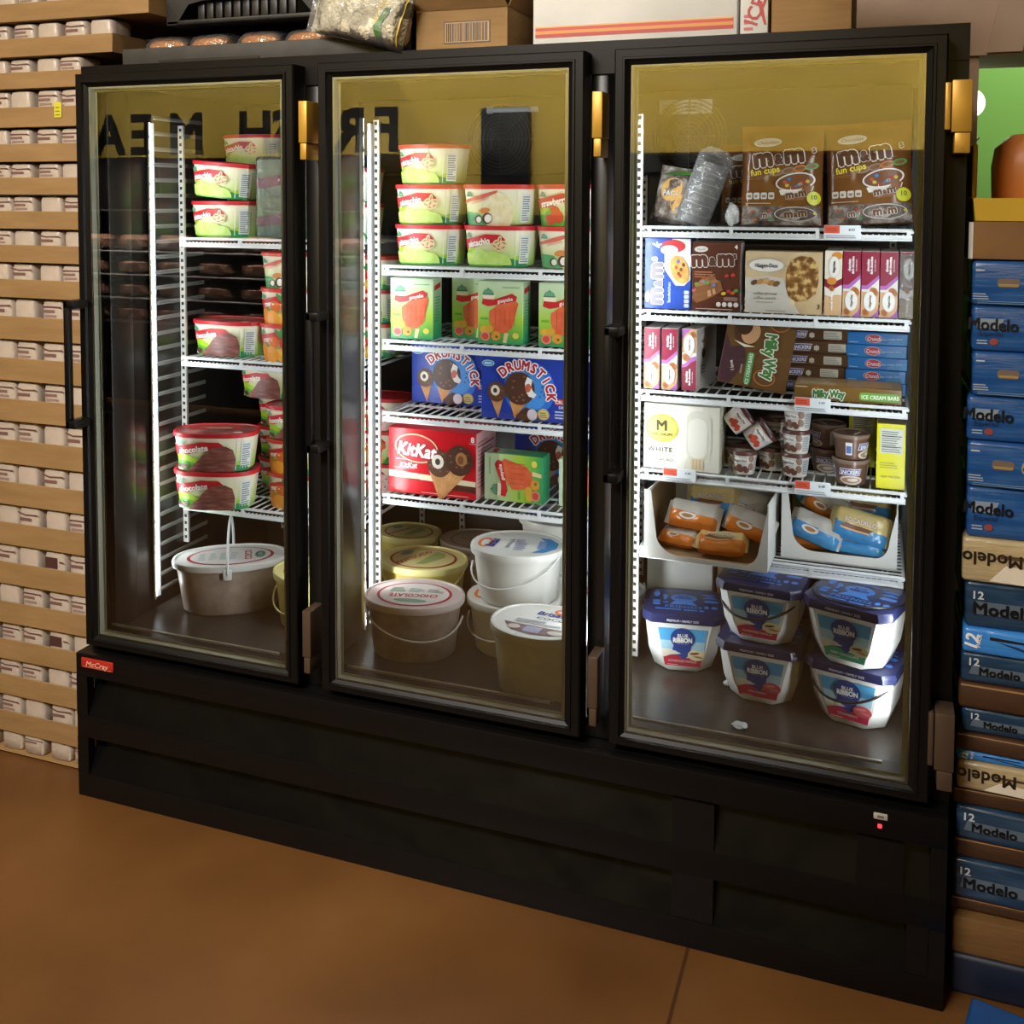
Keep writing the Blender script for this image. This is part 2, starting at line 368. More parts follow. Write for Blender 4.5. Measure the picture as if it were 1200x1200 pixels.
def contour_fn(a, b, n, H, taper):
    """wrap (u, v) round a tapered rounded-oval wall: u = 0 at the middle of the front, v = height"""
    N = 240; pts = []
    for i in range(N+1):
        t = -pi/2+2*pi*i/N; c, d = cos(t), sin(t)
        pts.append((a*math.copysign(abs(c)**(2/n), c), b*math.copysign(abs(d)**(2/n), d)))
    ac = [0]
    for i in range(N): ac.append(ac[-1]+math.hypot(pts[i+1][0]-pts[i][0], pts[i+1][1]-pts[i][1]))
    T = ac[-1]
    import bisect
    def fn(u, v, h):
        x = u % T; i = min(N-1, max(0, bisect.bisect(ac, x)-1)); f = (x-ac[i])/max(1e-9, ac[i+1]-ac[i])
        p = (pts[i][0]+(pts[i+1][0]-pts[i][0])*f, pts[i][1]+(pts[i+1][1]-pts[i][1])*f)
        q, r = pts[(i-1) % N], pts[(i+2) % N] if i+2 <= N else pts[2]
        tx, ty = r[0]-q[0], r[1]-q[1]; L = math.hypot(tx, ty) or 1; k = taper+(1-taper)*v/H
        return Vector((p[0]*k+ty/L*(h+.0004), p[1]*k-tx/L*(h+.0004), v))
    return fn
# ---------------------------------------------------------------- the room
def slab(name, x0, x1, y0, y1, z0, z1, m):
    return struct(MB().box(x0, x1, y0, y1, z0, z1, m).build(name))
slab('floor', -6.2, 5.2, -5.4, 2.4, -.1, 0, 'floor')
slab('ceiling', -6.2, 5.2, -5.4, 2.4, 3.4, 3.5, 'ceil')
slab('wall_back', -6.2, 5.2, 2.3, 2.4, 0, 3.4, 'greenwall')
slab('wall_left', -6.3, -6.2, -5.4, 2.4, 0, 3.4, 'ceil')
slab('wall_right', 5.2, 5.3, -5.4, 2.4, 0, 3.4, 'ceil')
slab('wall_front', -6.2, 5.2, -5.2, -5.1, 1.5, 2.7, 'yellowwall'); slab('wall_front_lower_bounce_cut', -6.2, 5.2, -5.2, -5.1, 0, 1.5, 'darkwall'); slab('wall_front_upper_bounce_cut', -6.2, 5.2, -5.2, -5.1, 2.7, 3.4, 'ceil')  # dark and dull bands added around the mustard paint to cut yellow bounce
slab('wall_partition', -6.2, 2.19, 1.0, 1.1, 0, 3.4, 'darkwall')
slab('column', 2.19, 2.245, 1.0, 1.1, 0, 2.03, 'taupe')
slab('soffit_beam', 1.6, 5.2, .98, 1.3, 2.03, 3.4, 'taupe')
struct(MB().prism([(0, 0), (.09, 0), (.16, .55), (.12, .55)], plane((2.26, .975, 2.035), (1, 0, 0), (0, 0, 1)), .01, 'taupe').build('soffit_trim'))
# lettering painted on the far wall, seen mirrored in the doors
g = thing('wall_lettering', 'black capital letters on the mustard wall, mirrored in the freezer doors', 'sign', (0, 0, 0))
for ch, x in (('F', -1.67), ('R', -2.0), ('E', -2.32), ('S', -2.62), ('H', -2.89), ('M', -3.57), ('E', -4.03), ('A', -4.38), ('T', -4.71)):
    mb = MB(); Print(mb, plane((0, -5.099, 0), (-1, 0, 0), (0, 0, 1))).text(ch, -x, 2.17, .34, '#14110d', 2, 0, .045); mb.build('letter', g)
# dark metal door in the far wall
g = thing('storeroom_door', 'dark steel door in the mustard wall, mirrored in the middle freezer door', 'door', (-.66, -5.05, 0))
MB().rbox(-.19, .19, -.03, .03, .002, 2.3, '#10141c', .004).build('door_leaf', g)
MB().rbox(.02, .44, .04, .09, 1.0, 1.03, 'alu', .01).build('handle', g)
# long refrigerated meat case opposite
g = thing('meat_case', 'long dark open meat case under the wall letters, mirrored in the freezer doors', 'display case', (-3.2, -4.75, 0))
mb = MB(); mb.box(-1.55, 1.75, -.3, -.26, 0, 1.95, '#1b1816'); mb.box(-1.55, 1.75, -.3, .3, 0, .62, '#14110f')
mb.box(-1.55, -1.51, -.3, .25, .62, 1.95, '#1b1816'); mb.box(1.71, 1.75, -.3, .25, .62, 1.95, '#1b1816'); mb.build('case_body', g)
RZ = (.62, .81, 1.0, 1.19)
for z in RZ[1:]: MB().rbox(-1.5, 1.7, -.25, .2, z-.015, z-.002, '#8a8580', .003).build('shelf', g)
mb = MB(); mb.rbox(-1.5, 1.7, -.25, .2, 1.505, 1.52, '#2a2826', .003); mb.build('shelf', g)
def mk_meat():
    mb = MB(); rings = []
    for i, (k, z) in enumerate(((.86, 0), (1, .03), (1, .09), (.8, .125))): rings.append(sring(.18*k, .2*k, 5, 24, z))
    mb.loft(rings, 'meat'); return tag(mb.build('meat_pack'), 'x', 'meat pack')
pm = Proto(mk_meat)
for i, z in enumerate(RZ):
    for k in range(8):
        pm.put('dark shiny packs of meat on shelf %s of the mirrored meat case' % ('four', 'three', 'two', 'one')[i], (-4.5+k*.395+random.uniform(-.01, .01), -4.76, z+.002), random.uniform(-3, 3), 'meat packs in the case opposite')
def mk_crate():
    mb = MB(); mb.loft([sring(.26, .2, 8, 32, 0), sring(.28, .21, 8, 32, .4)], 'black_gloss', M=None); return tag(mb.build('plastic_crate'), 'x', 'crate')
pc = Proto(mk_crate)
for k in range(5): pc.put('black crate with cling film on top of the mirrored meat case', (-4.4+k*.6, -4.78, 1.525), random.uniform(-4, 4), 'crates on top of the meat case', scale=(1, 1, random.uniform(.9, 1.05)))
# dark shelving opposite; the low one added to darken the mirrored wall
for nm, x0, x1, h, c, lb in (('shelving_unit', .2, 3.6, 1.9, '#5a4a3e', 'tall brown shelving unit opposite, mirrored in the right freezer door'), ('shelving_unit', -1.4, -.9, 1.42, '#2c2622', 'added low dark shelving opposite, darkening the wall mirrored in the middle freezer door')):
    g = thing(nm, lb, 'shelf', (0, -4.72, 0))
    mb = MB(); mb.box(x0, x1, -.3, -.27, 0, h, c); mb.rbox(x0, x0+.03, -.3, .2, 0, h, c, .004); mb.rbox(x1-.03, x1, -.3, .2, 0, h, c, .004); mb.rbox(x0, x1, -.3, .2, h, h+.03, c, .004); mb.build('unit_body', g)
    for z in (.15, .55, .95, 1.3): MB().rbox(x0+.032, x1-.032, -.268, .18, z, z+.03, c, .004).build('shelf', g)
# ---------------------------------------------------------------- the freezer
F = thing('display_freezer', 'black three-door glass freezer full of ice cream, standing on the stained concrete floor', 'freezer', (0, 0, 0))
WD, GAP, ZT, ZB = .66, .0667, 1.95, .42
DX = [i*(WD+GAP) for i in range(3)]
mb = MB()
mb.box(-.028, .02, .06, .88, .03, 1.977, 'black_metal'); mb.box(2.108, 2.155, .06, .88, .03, 1.977, 'black_metal')
mb.box(.02, 2.108, .84, .88, .03, 1.977, 'black_metal'); mb.box(.02, 2.108, .06, .84, 1.94, 1.977, 'black_metal')
mb.box(.02, 2.108, .06, .84, .03, .40, 'black_metal')
mb.box(-.028, 2.155, .055, .062, 1.905, 1.977, 'black_metal')       # header of the face frame
mb.box(-.028, 2.155, .055, .10, .40, .442, 'black_metal')
mb.build('cabinet', F)
# liner
mb = MB(); mb.box(.0205, .026, .06, .84, .425, 1.94, 'interior'); mb.box(2.102, 2.1075, .06, .84, .425, 1.94, 'interior')
mb.box(.026, 2.102, .832, .8395, .425, 1.94, 'interior'); mb.box(.026, 2.102, .063, .832, 1.93, 1.9395, 'interior')
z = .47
while z < 1.86:                                                     # added grey ribs standing in for LED light streaks on the wall
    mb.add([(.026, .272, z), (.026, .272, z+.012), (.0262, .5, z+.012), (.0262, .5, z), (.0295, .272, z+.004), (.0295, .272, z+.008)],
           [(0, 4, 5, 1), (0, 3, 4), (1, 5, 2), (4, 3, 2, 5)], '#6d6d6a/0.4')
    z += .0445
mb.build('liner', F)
mb = MB(); mb.box(.021, 2.107, .08, .84, .4005, .43, 'deck'); mb.build('interior_deck', F)
for x0, x1 in ((.655, .70), (1.385, 1.425)):
    mb = MB(); mb.rbox(x0, x1, .0625, .262, .44, 1.93, 'interior', .004); mb.build('mullion', F)
mb = MB(); mb.rbox(.0265, .05, .0625, .15, .44, 1.93, 'interior', .003); mb.build('side_post', F); MB().rbox(2.078, 2.101, .0625, .2, .44, 1.93, 'interior', .003).build('side_post', F)
# light strips
def led(x, y, dx, dy, z0=.47, z1=1.83, cover=True):
    """thin lamp strip whose glowing face looks along (dx, dy)"""
    n = Vector((dx, dy, 0)).normalized(); t = Vector((-n.y, n.x, 0)); c = Vector((x, y, 0)); mb = MB()
    p = [c-t*.009, c+t*.009, c+t*.007+n*.006, c-t*.007+n*.006]
    mb.loft([[q+Vector((0, 0, z0-.01)) for q in p], [q+Vector((0, 0, z1+.01)) for q in p]], 'alu'); o = mb.build('light_strip', F)
    e = MB(); k = z0; a, b = c-t*.006+n*.0066, c+t*.006+n*.0066
    while k < z1:
        e.add([a+Vector((0, 0, k)), b+Vector((0, 0, k)), b+Vector((0, 0, k+.034)), a+Vector((0, 0, k+.034))], [(0, 1, 2, 3)], 'led'); k += .0445
    e.build('diodes', o); return o
led(.030, .241, .7, 1)
for xl, xr in ((.657, .698), (1.387, 1.423)):
    led(xl-.003, .17, -1, .2); led(xr, .268, .8, 1)
led(2.077, .17, -1, .6)
mb = MB(); mb.box(.0262, .0285, .25, .274, .46, 1.84, 'led_cover'); mb.build('strip_cover', F)
# slotted pilasters
def pilaster(x, y, z0, z1, face):
    mb = MB(); mb.box(x-.009, x+.009, y-.004, y+.004, z0, z1, 'pilaster'); z = z0+.012
    while z < z1-.012:
        mb.box(x-.004, x+.004, y-.0046, y-.0041, z, z+.009, 'slot'); z += .0215
    mb.build('pilaster', F)
for x, y in ((.037, .385), (.702, .352), (1.428, .365), (2.092, .40)): pilaster(x, y, .585 if x < .1 else .46, 1.84, 0)
for x in (.10, .62, .76, 1.34, 1.49, 2.03): pilaster(x, .822, .5, 1.75, 0)
for x in (.692, 1.418):
    MB().rbox(x-.006, x+.005, .325, .345, .45, 1.83, 'led_cover', .002).build('strip_cover', F)
# evaporator cover with fan guards, thermometer and notice
ev = MB(); ev.rbox(.06, 2.07, .66, .82, 1.70, 1.925, '#1a1815', .01); ev = ev.build('evaporator_cover', F)
def guard(x):
    mb = MB()
    for k in range(9):
        rad = .018+.0105*k; mb.tube([(x+rad*cos(2*pi*i/28), .652-.012*(1-(k/8)**2), 1.80+rad*sin(2*pi*i/28)) for i in range(29)], .0016, '#4a463f', 5)
    for a in range(4): mb.tube([(x+.105*cos(a*pi/4), .654, 1.80+.105*sin(a*pi/4)), (x, .639, 1.80), (x-.105*cos(a*pi/4), .654, 1.80-.105*sin(a*pi/4))], .0018, '#4a463f', 5)
    mb.build('fan_guard', ev)
for x in (.30, .95, 1.50): guard(x)
mb = MB(); Print(mb, plane((1.415, .6595, 1.862), (1, 0, 0), (0, 0, 1))).rect(0, 0, .145, .038, '#d9d9d0').lines(.006, .005, .06, .028, 4, '#8a8a84', 2).lines(.072, .005, .13, .03, 5, '#8a8a84', 2, seed=3)
mb.build('notice_sticker', ev)
mb = MB(); mb.tube([(.925, .645, 1.885), (1.045, .645, 1.885)], .008, '#e9eef2/0.15', 10); mb.tube([(.912, .645, 1.885), (.928, .645, 1.885)], .011, '#d5d9dc', 10); mb.tube([(1.042, .645, 1.885), (1.065, .645, 1.885)], .009, '#d5d9dc', 10)
mb.box(.94, 1.04, .652, .66, 1.881, 1.889, '#cfd3d6'); mb.build('thermometer', ev)
# doors
def door(i):
    x0 = DX[i]; x1 = x0+WD; d = bpy.data.objects.new('door', None)
    mb = MB(); prof = [(0, .0), (.004, -.002)]
    il, ir, it, ib = .0337, .0379, .0337, .0266
    def ring(x, y, dz, ins):
        k = ins
        return [Vector((x0+il*k, y, ZB+ib*k)), Vector((x1-ir*k, y, ZB+ib*k)), Vector((x1-ir*k, y, ZT-it*k)), Vector((x0+il*k, y, ZT-it*k))]
    rings = [ring(0, .054, 0, 0), ring(0, .003, 0, 0.0), ring(0, 0, 0, .09), ring(0, 0, 0, .52), ring(0, -.003, 0, .56), ring(0, -.003, 0, .68), ring(0, .004, 0, .74), ring(0, .010, 0, 1.0), ring(0, .050, 0, 1.0)]
    mb.loft(rings, 'black_metal', False, False)
    mb.loft([ring(0, .05, 0, 1.0), ring(0, .054, 0, 0)], 'black_metal', False, False)
    fr = mb.build('door', F, 25)
    # grey spacer and gasket lines inside the pane
    g = MB(); g.loft([ring(0, .012, 0, 1.02), ring(0, .012, 0, 1.16), ring(0, .03, 0, 1.16), ring(0, .03, 0, 1.36), ring(0, .0305, 0, 1.36)], 'gasket', False, False)
    g.box(x0+il+.01, x1-ir-.05, .05, .056, ZB+ib+.012, ZB+ib+.018, 'alu'); g.build('gasket', fr)
    p = MB(); e = .001
    p.add([(x0+il+e, .0112, ZB+ib+e), (x1-ir-e, .0112, ZB+ib+e), (x1-ir-e, .0112, ZT-it-e), (x0+il+e, .0112, ZT-it-e)], [(0, 1, 2, 3)], 'glass'); p.build('glass_pane', fr)
    h = MB(); hx = x0+.004 if i == 0 else x0+.0
    for s in ((0,),):
        zt, zb = (1.359, 1.022)
        h.rbox(hx-.004, hx+.012, -.058, -.040, zb, zt, 'black_metal', .004); h.rbox(hx-.004, hx+.03, -.058, 0, zt-.022, zt, 'black_metal', .004); h.rbox(hx-.004, hx+.03, -.058, 0, zb, zb+.022, 'black_metal', .004)
    h.build('handle', fr)
    for zc, mt, a in ((1.79, 'brass', .07), (.537, 'alu' if False else '#4a3a2c/0.45', .078)):
        k = MB(); xh = x1+.034
        k.rbox(xh-.026 if i == 2 else xh-.013, xh+.01, -.012, .05, zc-a+.04, zc+a, mt, .002)
        k.rbox(xh-.02 if i == 2 else xh-.009, xh+.008, -.012, .05, zc-a, zc-a+.039, mt, .002)
        if i == 2: k.rbox(xh-.038, xh-.028, -.008, .05, zc-a+.045, zc+a-.004, mt, .002)
        k.build('hinge', fr)
    return fr
for i in range(3): door(i)
# lower grille panel: two long slanted intake slots
mb = MB(); gx0, gx1 = -.0278, 2.151
for z0, z1 in ((.335, .3967), (.165, .225), (.0, .062)): mb.rbox(gx0, gx1, -.0066, .02, z0, z1, 'black_metal', .002)
for z0, z1 in ((.225, .335), (.062, .165)):
    mb.box(gx0, gx0+.036, -.0062, .02, z0, z1, 'black_metal'); mb.box(gx1-.03, gx1, -.0062, .02, z0, z1, 'black_metal')
    mb.add([(gx0+.03, -.004, z0), (gx1-.03, -.004, z0), (gx1-.03, .055, z1+.01), (gx0+.03, .055, z1+.01)], [(0, 1, 2, 3)], 'blade')
for xs, z0, z1 in ((1.6, .235, .31), (1.6, .085, .155), (1.98, .235, .31), (2.08, .085, .155)): mb.box(xs, xs+.09 if xs < 2 else xs+.04, -.0062, .02, z0-.02, z1+.02, 'black_metal')
mb.box(gx0, gx1, .0, .06, .38, .3965, 'black_metal'); mb.box(gx0, gx1, .02, .06, .0, .012, 'black_metal')
gr = mb.build('grille_panel', F)
mb = MB(); mb.rbox(-.006, .1, -.012, -.0066, .362, .389, '#b02a1c', .003); P = Print(mb, plane((-.006, -.0121, .362), (1, 0, 0), (0, 0, 1))); P.rect(.004, .003, .102, .0045, '#d9705c').text('McCray', .053, .0135, .014, '#e9b09a', 2, 0, .02, .25, 1.2); mb.build('brand_plate', gr)
mb = MB(); mb.rbox(2.011, 2.038, -.0095, -.0066, .374, .387, '#b8b2a4', .002); Print(mb, plane((2.011, -.0096, .374), (1, 0, 0), (0, 0, 1))).rect(.007, .004, .02, .009, '#6c675e'); mb.build('rating_plate', gr)
mb = MB(); mb.rbox(2.0195, 2.0275, -.010, -.0066, .356, .364, 'redled', .0015); mb.build('pilot_lamp', gr)
# shelves
def shelf(x0, x1, z, along=False, yf=.36, yb=.80):
    mb = MB(); r = .0032
    def rod(a, b, rad=r, n=6): mb.tube([a, b], rad, 'rack', n)
    zt = z-.003
    rod((x0, yf, zt), (x1, yf, zt), .0042); rod((x0, yf-.001, z-.024), (x1, yf-.001, z-.024), .0042)
    rod((x0, yf, zt-.004), (x0, yb, zt-.004), .004); rod((x1, yf, zt-.004), (x1, yb, zt-.004), .004); rod((x0, yb, zt-.004), (x1, yb, zt-.004), .004)
    for y in (yf+.14, yf+.30): rod((x0, y, zt-.006), (x1, y, zt-.006), .0035)
    mb.box(x0, x1, yf-.003, yf-.0015, z-.022, z-.014, 'rack')
    n = int((x1-x0)/.0255)
    if along:
        for k in range(1, 18): rod((x0, yf+(yb-yf)*k/18, zt), (x1, yf+(yb-yf)*k/18, zt), .0026, 5)
        for xx in (x0, (x0+x1)/2, x1): rod((xx, yf-.005, zt-.001), (xx, yb, zt-.004), .004)
        for k in range(3): rod((x0, yf-.001, z-.009-k*.005), (x1, yf-.001, z-.009-k*.005), .0018, 5)
    else:
        for k in range(1, n): rod((x0+(x1-x0)*k/n, yf, zt), (x0+(x1-x0)*k/n, yb, zt), .0023, 5)
    k = x0+.012
    while k < x1-.01:
        mb.box(k, k+.009, yf-.0045, yf+.002, z-.026, z-.003, 'rack'); k += (x1-x0-.024)/3.0
    for k in range(2*n):
        xx = x0+(x1-x0)*(k+.5)/(2*n); mb.box(xx-.0015, xx+.0015, yf-.002, yf+.002, z-.024, z-.012, 'rack')
    return mb.build('shelf', F)
SX = [(.048, .648), (.715, 1.398), (1.44, 2.066)]
SZ = [(1.51, 1.155, .72), (1.445, 1.24, 1.04, .81), (1.562, 1.353, 1.15, .95, .75)]
SH = {}
for s in range(3):
    for k, z in enumerate(SZ[s]): SH[s, k] = shelf(*SX[s], z, s == 2 and k == 4)
def price(par, x, z, price):
    mb = MB(); mb.rbox(x, x+.082, .345, .3475, z-.029, z+.003, '#e8eef4', .0008, 1); P = Print(mb, plane((x, .3449, z-.029), (1, 0, 0), (0, 0, 1)), step=.0003)
    P.rect(.001, .013, .035, .031, '#e2604a').lines(.005, .018, .03, .028, 2, '#b8402c', 2).text(price, .062, .022, .006, '#4a4a50', 2, 0, .01).lines(.004, .002, .076, .011, 2, '#9aa0a8', 2)
    mb.build('price_tag', par)
price(SH[2, 0], 1.873, 1.567, '8.43'); price(SH[2, 2], 1.814, 1.157, '5.49'); price(SH[2, 3], 1.50, .958, '4.98'); price(SH[2, 3], 1.818, .957, '8.99')
# ---------------------------------------------------------------- products: builders
RED, CREAM = '#c8202c', '#efe9cc'
def leaf_dome(P, u, v, k, l=2):
    P.ell(u, v, .013*k, .011*k, '#5f9f7c', l, 0, 12, 0, 180); P.rect(u-.014*k, v-.003*k, u+.014*k, v, '#3f8462', l); P.ell(u, v+.011*k, .002*k, .003*k, '#3f8462', l, 0, 6)
    for d in (-.006, 0, .006): P.rect(u+d*k-.0006*k, v, u+d*k+.0006*k, v+.009*k, '#8fc4a6', l+1)
def oval_tub(flavor, a=.1, b=.066):
    """rounded oval ice-cream tub with a printed wall and a red rimmed lid"""
    H, n, tp = .092, 2.7, .88
    t = thing('ice_cream_tub', 'x', 'ice cream tub', group=None)
    mb = MB(); N = 56
    mb.loft([sring(a*(tp+(1-tp)*z/H)*k, b*(tp+(1-tp)*z/H)*k, n, N, z) for z, k in ((0, .94), (.004, 1), (H*.5, 1), (H, 1))], 'tubbody')
    P = Print(mb, contour_fn(a, b, n, H, tp), .009, .0005)
    x0, x1 = -.12, .048
    if flavor != 'coconut':
        wave = [(x0, .0)]+[(x0+(x1-x0)*i/10, .030+.016*sin(i*.5+.4)) for i in range(11)]+[(x1+.03, .028), (x1+.055, .012), (x1+.06, .0)]
        P.poly(wave, '#a6d02a', 1); P.poly([(u, v*.62) for u, v in wave], '#63b23a', 2); P.poly([(x1-.02, 0), (x1-.005, .022), (x1+.05, .012), (x1+.06, 0)], '#1f8a4c', 3)
    band = [(x0, .040), (-.06, .045), (-.01, .058), (.03, .056), (.038, .066), (.024, .078), (-.02, .079), (-.06, .07), (x0, .062)]
    if flavor == 'coconut':
        P.ell(.012, .03, .045, .05, 'scoop_van', 2, 0, 26); P.poly([(x0, 0), (x0, .035), (-.05, .03), (-.02, 0)], '#58a86a', 1)
        P.poly([(-.11, .052), (-.03, .066), (.01, .08), (.01, .086), (-.04, .074), (-.11, .058)], '#d86a58', 3); P.text('coconut', -.045, .062, .010, '#f0a090', 4, 14, .02)
        for x, y, r in ((-.052, .014, .012), (-.022, .017, .016)): P.ell(x, y, r, r*.85, '#5a3524', 4, 20, 16); P.ell(x+.003, y, r*.72, r*.62, '#f4f0e6', 5, 20, 16)
        P.ell(-.03, .036, .018, .007, '#d98a4a', 3, 8, 12)
    else:
        P.poly(band, RED, 4)
        P.poly([(u, v+.003) for u, v in band[5:]]+[(u, v+.0045) for u, v in reversed(band[5:])], '#f6d9b0', 5)
        P.text(flavor, -.046, .0585, .0155, '#fdf6ea', 5, 9, .05, .12, .98 if len(flavor) < 10 else .86)
    if flavor == 'pistachio':
        for x, r in ((-.085, .030), (-.045, .040), (-.0, .036), (.03, .028)): P.ell(x, .004, r, r*.95, 'scoop_green', 6+int(r*100) % 2, 0, 18, 0, 180)
        for i, (x, y, q) in enumerate(((.022, .066, 70), (.012, .060, 20), (.034, .058, -20), (.02, .053, 60), (.006, .050, -30), (.032, .047, 25), (.018, .043, -10))):
            P.ell(x, y, .0105, .0058, '#ecd0a6', 8, q, 10); P.ell(x+.001, y, .006, .0016, '#9c6a3c', 9, q, 8)
    if flavor == 'chocolate':
        P.poly([(-.06, 0), (-.054, .012), (-.03, .03), (-.012, .052), (.012, .066), (.04, .068), (.058, .058), (.066, .03), (.062, 0)], 'scoop_choc', 7)
        for x in (-.095, -.08, -.068): P.ell(x, .012, .009, .007, '#5b3a30', 8, 30, 8)
        P.ell(-.09, .005, .012, .003, '#f3efe4', 9)
    if flavor == 'mango':
        for x, y, rx, ry, c, q in ((-.07, .018, .022, .026, '#e58a1c', 0), (-.04, .014, .026, .024, '#f0a02c', 0), (.0, .014, .028, .019, '#f3ae3a', -12), (-.028, .05, .019, .016, '#e06a22', 0), (.01, .045, .016, .015, '#d8402a', 0), (.026, .056, .012, .011, '#e0642a', 0)):
            P.ell(x, y, rx, ry, c, 6, q, 18)
        P.ell(.0, .02, .02, .006, '#f7c765', 7, -25); P.ell(-.035, .056, .004, .003, '#f6cfa0', 7)
        for q in (20, 75, 130, -10): P.ell(.0+.014*cos(R(q)), .066+.012*sin(R(q)), .015, .006, '#3f8f48', 8, q, 10)
    if flavor == 'strawberry':
        P.ell(.03, .035, .036, .034, 'scoop_pink', 7, 0, 22)
        for x, y in ((.015, .05), (.035, .03), (.05, .045), (.02, .022), (.04, .055)): P.ell(x, y, .004, .003, '#b0606a', 8)
        for x, y in ((-.03, .022), (-.055, .018), (-.04, .034)): P.ell(x, y, .016, .015, '#d2502c', 8, 0, 14)
        P.ell(-.06, .032, .012, .005, '#5da03c', 9, 20)
    leaf_dome(P, -.075, .073, .8, 6)
    # nutrition panel at the right-hand curve
    P.rect(.078, .008, .108, .078, '#dfe4e2', 3); P.lines(.081, .012, .105, .074, 11, '#7f8a90', 4, .5, 2); P.rect(.066, .004, .068, .082, '#f4f2e4', 3)
    mb.build('body', t)
    lm = MB(); k = 1.035
    lm.loft([sring(a*q, b*q, n, N, z) for q, z in ((1.0, H-.002), (k, H-.003), (k+.005, H+.003), (k, H+.0075), (k-.04, H+.008), (k-.06, H+.005))], RED if flavor not in ('coconut', 'mango') else '#d0342a', False, False)
    top = sring(a*(k-.06), b*(k-.06), n, N, H+.005); lm.add(top, [tuple(range(N))], {'chocolate': 'scoop_choc', 'mango': '#e8962c'}.get(flavor, RED))
    if flavor == 'chocolate':
        P = Print(lm, plane((0, 0, H+.005), (1, 0, 0), (0, 1, 0))); P.poly([(-.07, .02), (.0, .034), (.06, .03), (.06, .012), (0, .014), (-.07, 0)], RED, 1).text('chocolate', 0, .018, .012, '#f3d9a0', 2, 4, .03).ell(.06, -.03, .012, .006, '#efe6da', 1)
    lm.build('lid', t)
    return t
def plain_box(mb, W, D, H, m, top=None, side=None, back=None):
    mb.rbox(-W/2, W/2, -D/2, D/2, 0, H, m, .0012, 1)
    if side:
        for sx in (1, -1): mb.add([(sx*(W/2+.0003), -sx*(D/2-.0015), .0015), (sx*(W/2+.0003), sx*(D/2-.0015), .0015), (sx*(W/2+.0003), sx*(D/2-.0015), H-.0015), (sx*(W/2+.0003), -sx*(D/2-.0015), H-.0015)], [(0, 1, 2, 3)], side)
    if top: mb.add([(-W/2+.0015, -D/2+.0015, H+.0003), (W/2-.0015, -D/2+.0015, H+.0003), (W/2-.0015, D/2-.0015, H+.0003), (-W/2+.0015, D/2-.0015, H+.0003)], [(0, 1, 2, 3)], top)
    return (Print(mb, plane((-W/2, -D/2, 0), (1, 0, 0), (0, 0, 1))), Print(mb, plane((W/2, -D/2, 0), (0, 1, 0), (0, 0, 1))), Print(mb, plane((-W/2, -D/2, H), (1, 0, 0), (0, 1, 0))))
def guava_art(P, W, H):
    leaf_dome(P, .03, H-.034, 1.15, 2)
    P.poly([(.012, H-.038), (.05, H-.038), (.046, H-.048), (.018, H-.05)], '#f3ead0', 2)
    P.poly([(.012, H-.062), (.03, H-.068), (.06, H-.062), (W-.02, H-.052), (W-.016, H-.04), (W-.03, H-.032), (W-.06, H-.042), (.045, H-.05), (.015, H-.048)], RED, 3)
    P.text('guayaba', .078, H-.0495, .010, '#fdf3e4', 5, 11, .03, .15)
    P.poly([(.034, .062), (.044, .036), (W-.05, .028), (W-.03, .045), (W-.012, H-.058), (W-.022, H-.05), (.06, H-.062), (.034, H-.08)], 'popsicle', 2)
    for k in range(5): P.rect(.05+k*.0135, .05, .0515+k*.0135, H-.075, '#c24a28', 3)
    P.poly([(W-.056, .004), (W-.046, .004), (W-.04, .03), (W-.052, .03)], '#e8cf9a', 2)
    for x, y, r, c in ((.018, .038, .012, '#e0b23a'), (.034, .040, .012, '#d9a836'), (.052, .022, .014, '#e39a3c')): P.ell(x, y, r, r*.9, c, 4, 0, 14)
    P.ell(.022, .02, .014, .013, '#e8938a', 5, 0, 16).ell(.022, .02, .010, .009, '#d8503f', 6, 0, 14).ell(.055, .02, .004, .0035, '#5b6b2c', 6)
    P.ell(W-.02, .024, .009, .008, '#e6d45a', 4); P.rect(.008, .064, .03, .07, '#6fae4c', 2).rect(.07, H-.018, W-.01, H-.015, '#8fb08a', 2)
def guava_box():
    W, D, H = .128, .06, .168; mb = MB(); f, s, t = plain_box(mb, W, D, H, 'guava', None, 'guava_side'); guava_art(f, W, H)
    s.poly([(.008, H-.034), (.05, H-.026), (.05, H-.012), (.008, H-.02)], RED, 1).lines(.01, .05, .05, H-.045, 9, '#4c7a58', 1, .3, 4)
    return tag(mb.build('fruit_bar_box'), 'x', 'ice cream box')
def cone(P, x, y, ang, L, wd, rad, choc='#5a3826', l=3, bite=True, cream=True):
    c, s_ = cos(R(ang)), sin(R(ang))
    def T(u, v): return (x+u*c-v*s_, y+u*s_+v*c)
    P.poly([T(0, -L), T(wd, 0), T(-wd, 0)], 'cone', l)
    for k in (-.5, 0, .5): P.poly([T(k*wd-.0006, 0), T(k*wd+.0006, 0), T(0, -L)], '#b9783c', l+1)
    px, py = T(0, rad*.55); P.ell(px, py, rad, rad*1.05, choc, l+2, 0, 22)
    rnd = random.Random(int(x*1000)); 
    for _ in range(9):
        q, rr2 = rnd.uniform(0, 6.28), rnd.uniform(.4, .85)*rad; P.ell(px+rr2*cos(q), py+rr2*sin(q), rad*.09, rad*.07, '#8a5f42', l+3, 0, 6)
    if cream:
        qx, qy = T(-rad*.1, rad*.7); P.ell(qx, qy, rad*.5, rad*.55, '#efe7d6', l+4, 0, 12); P.ell(qx, qy, rad*.22, rad*.26, '#3c2a22', l+5, 0, 10)
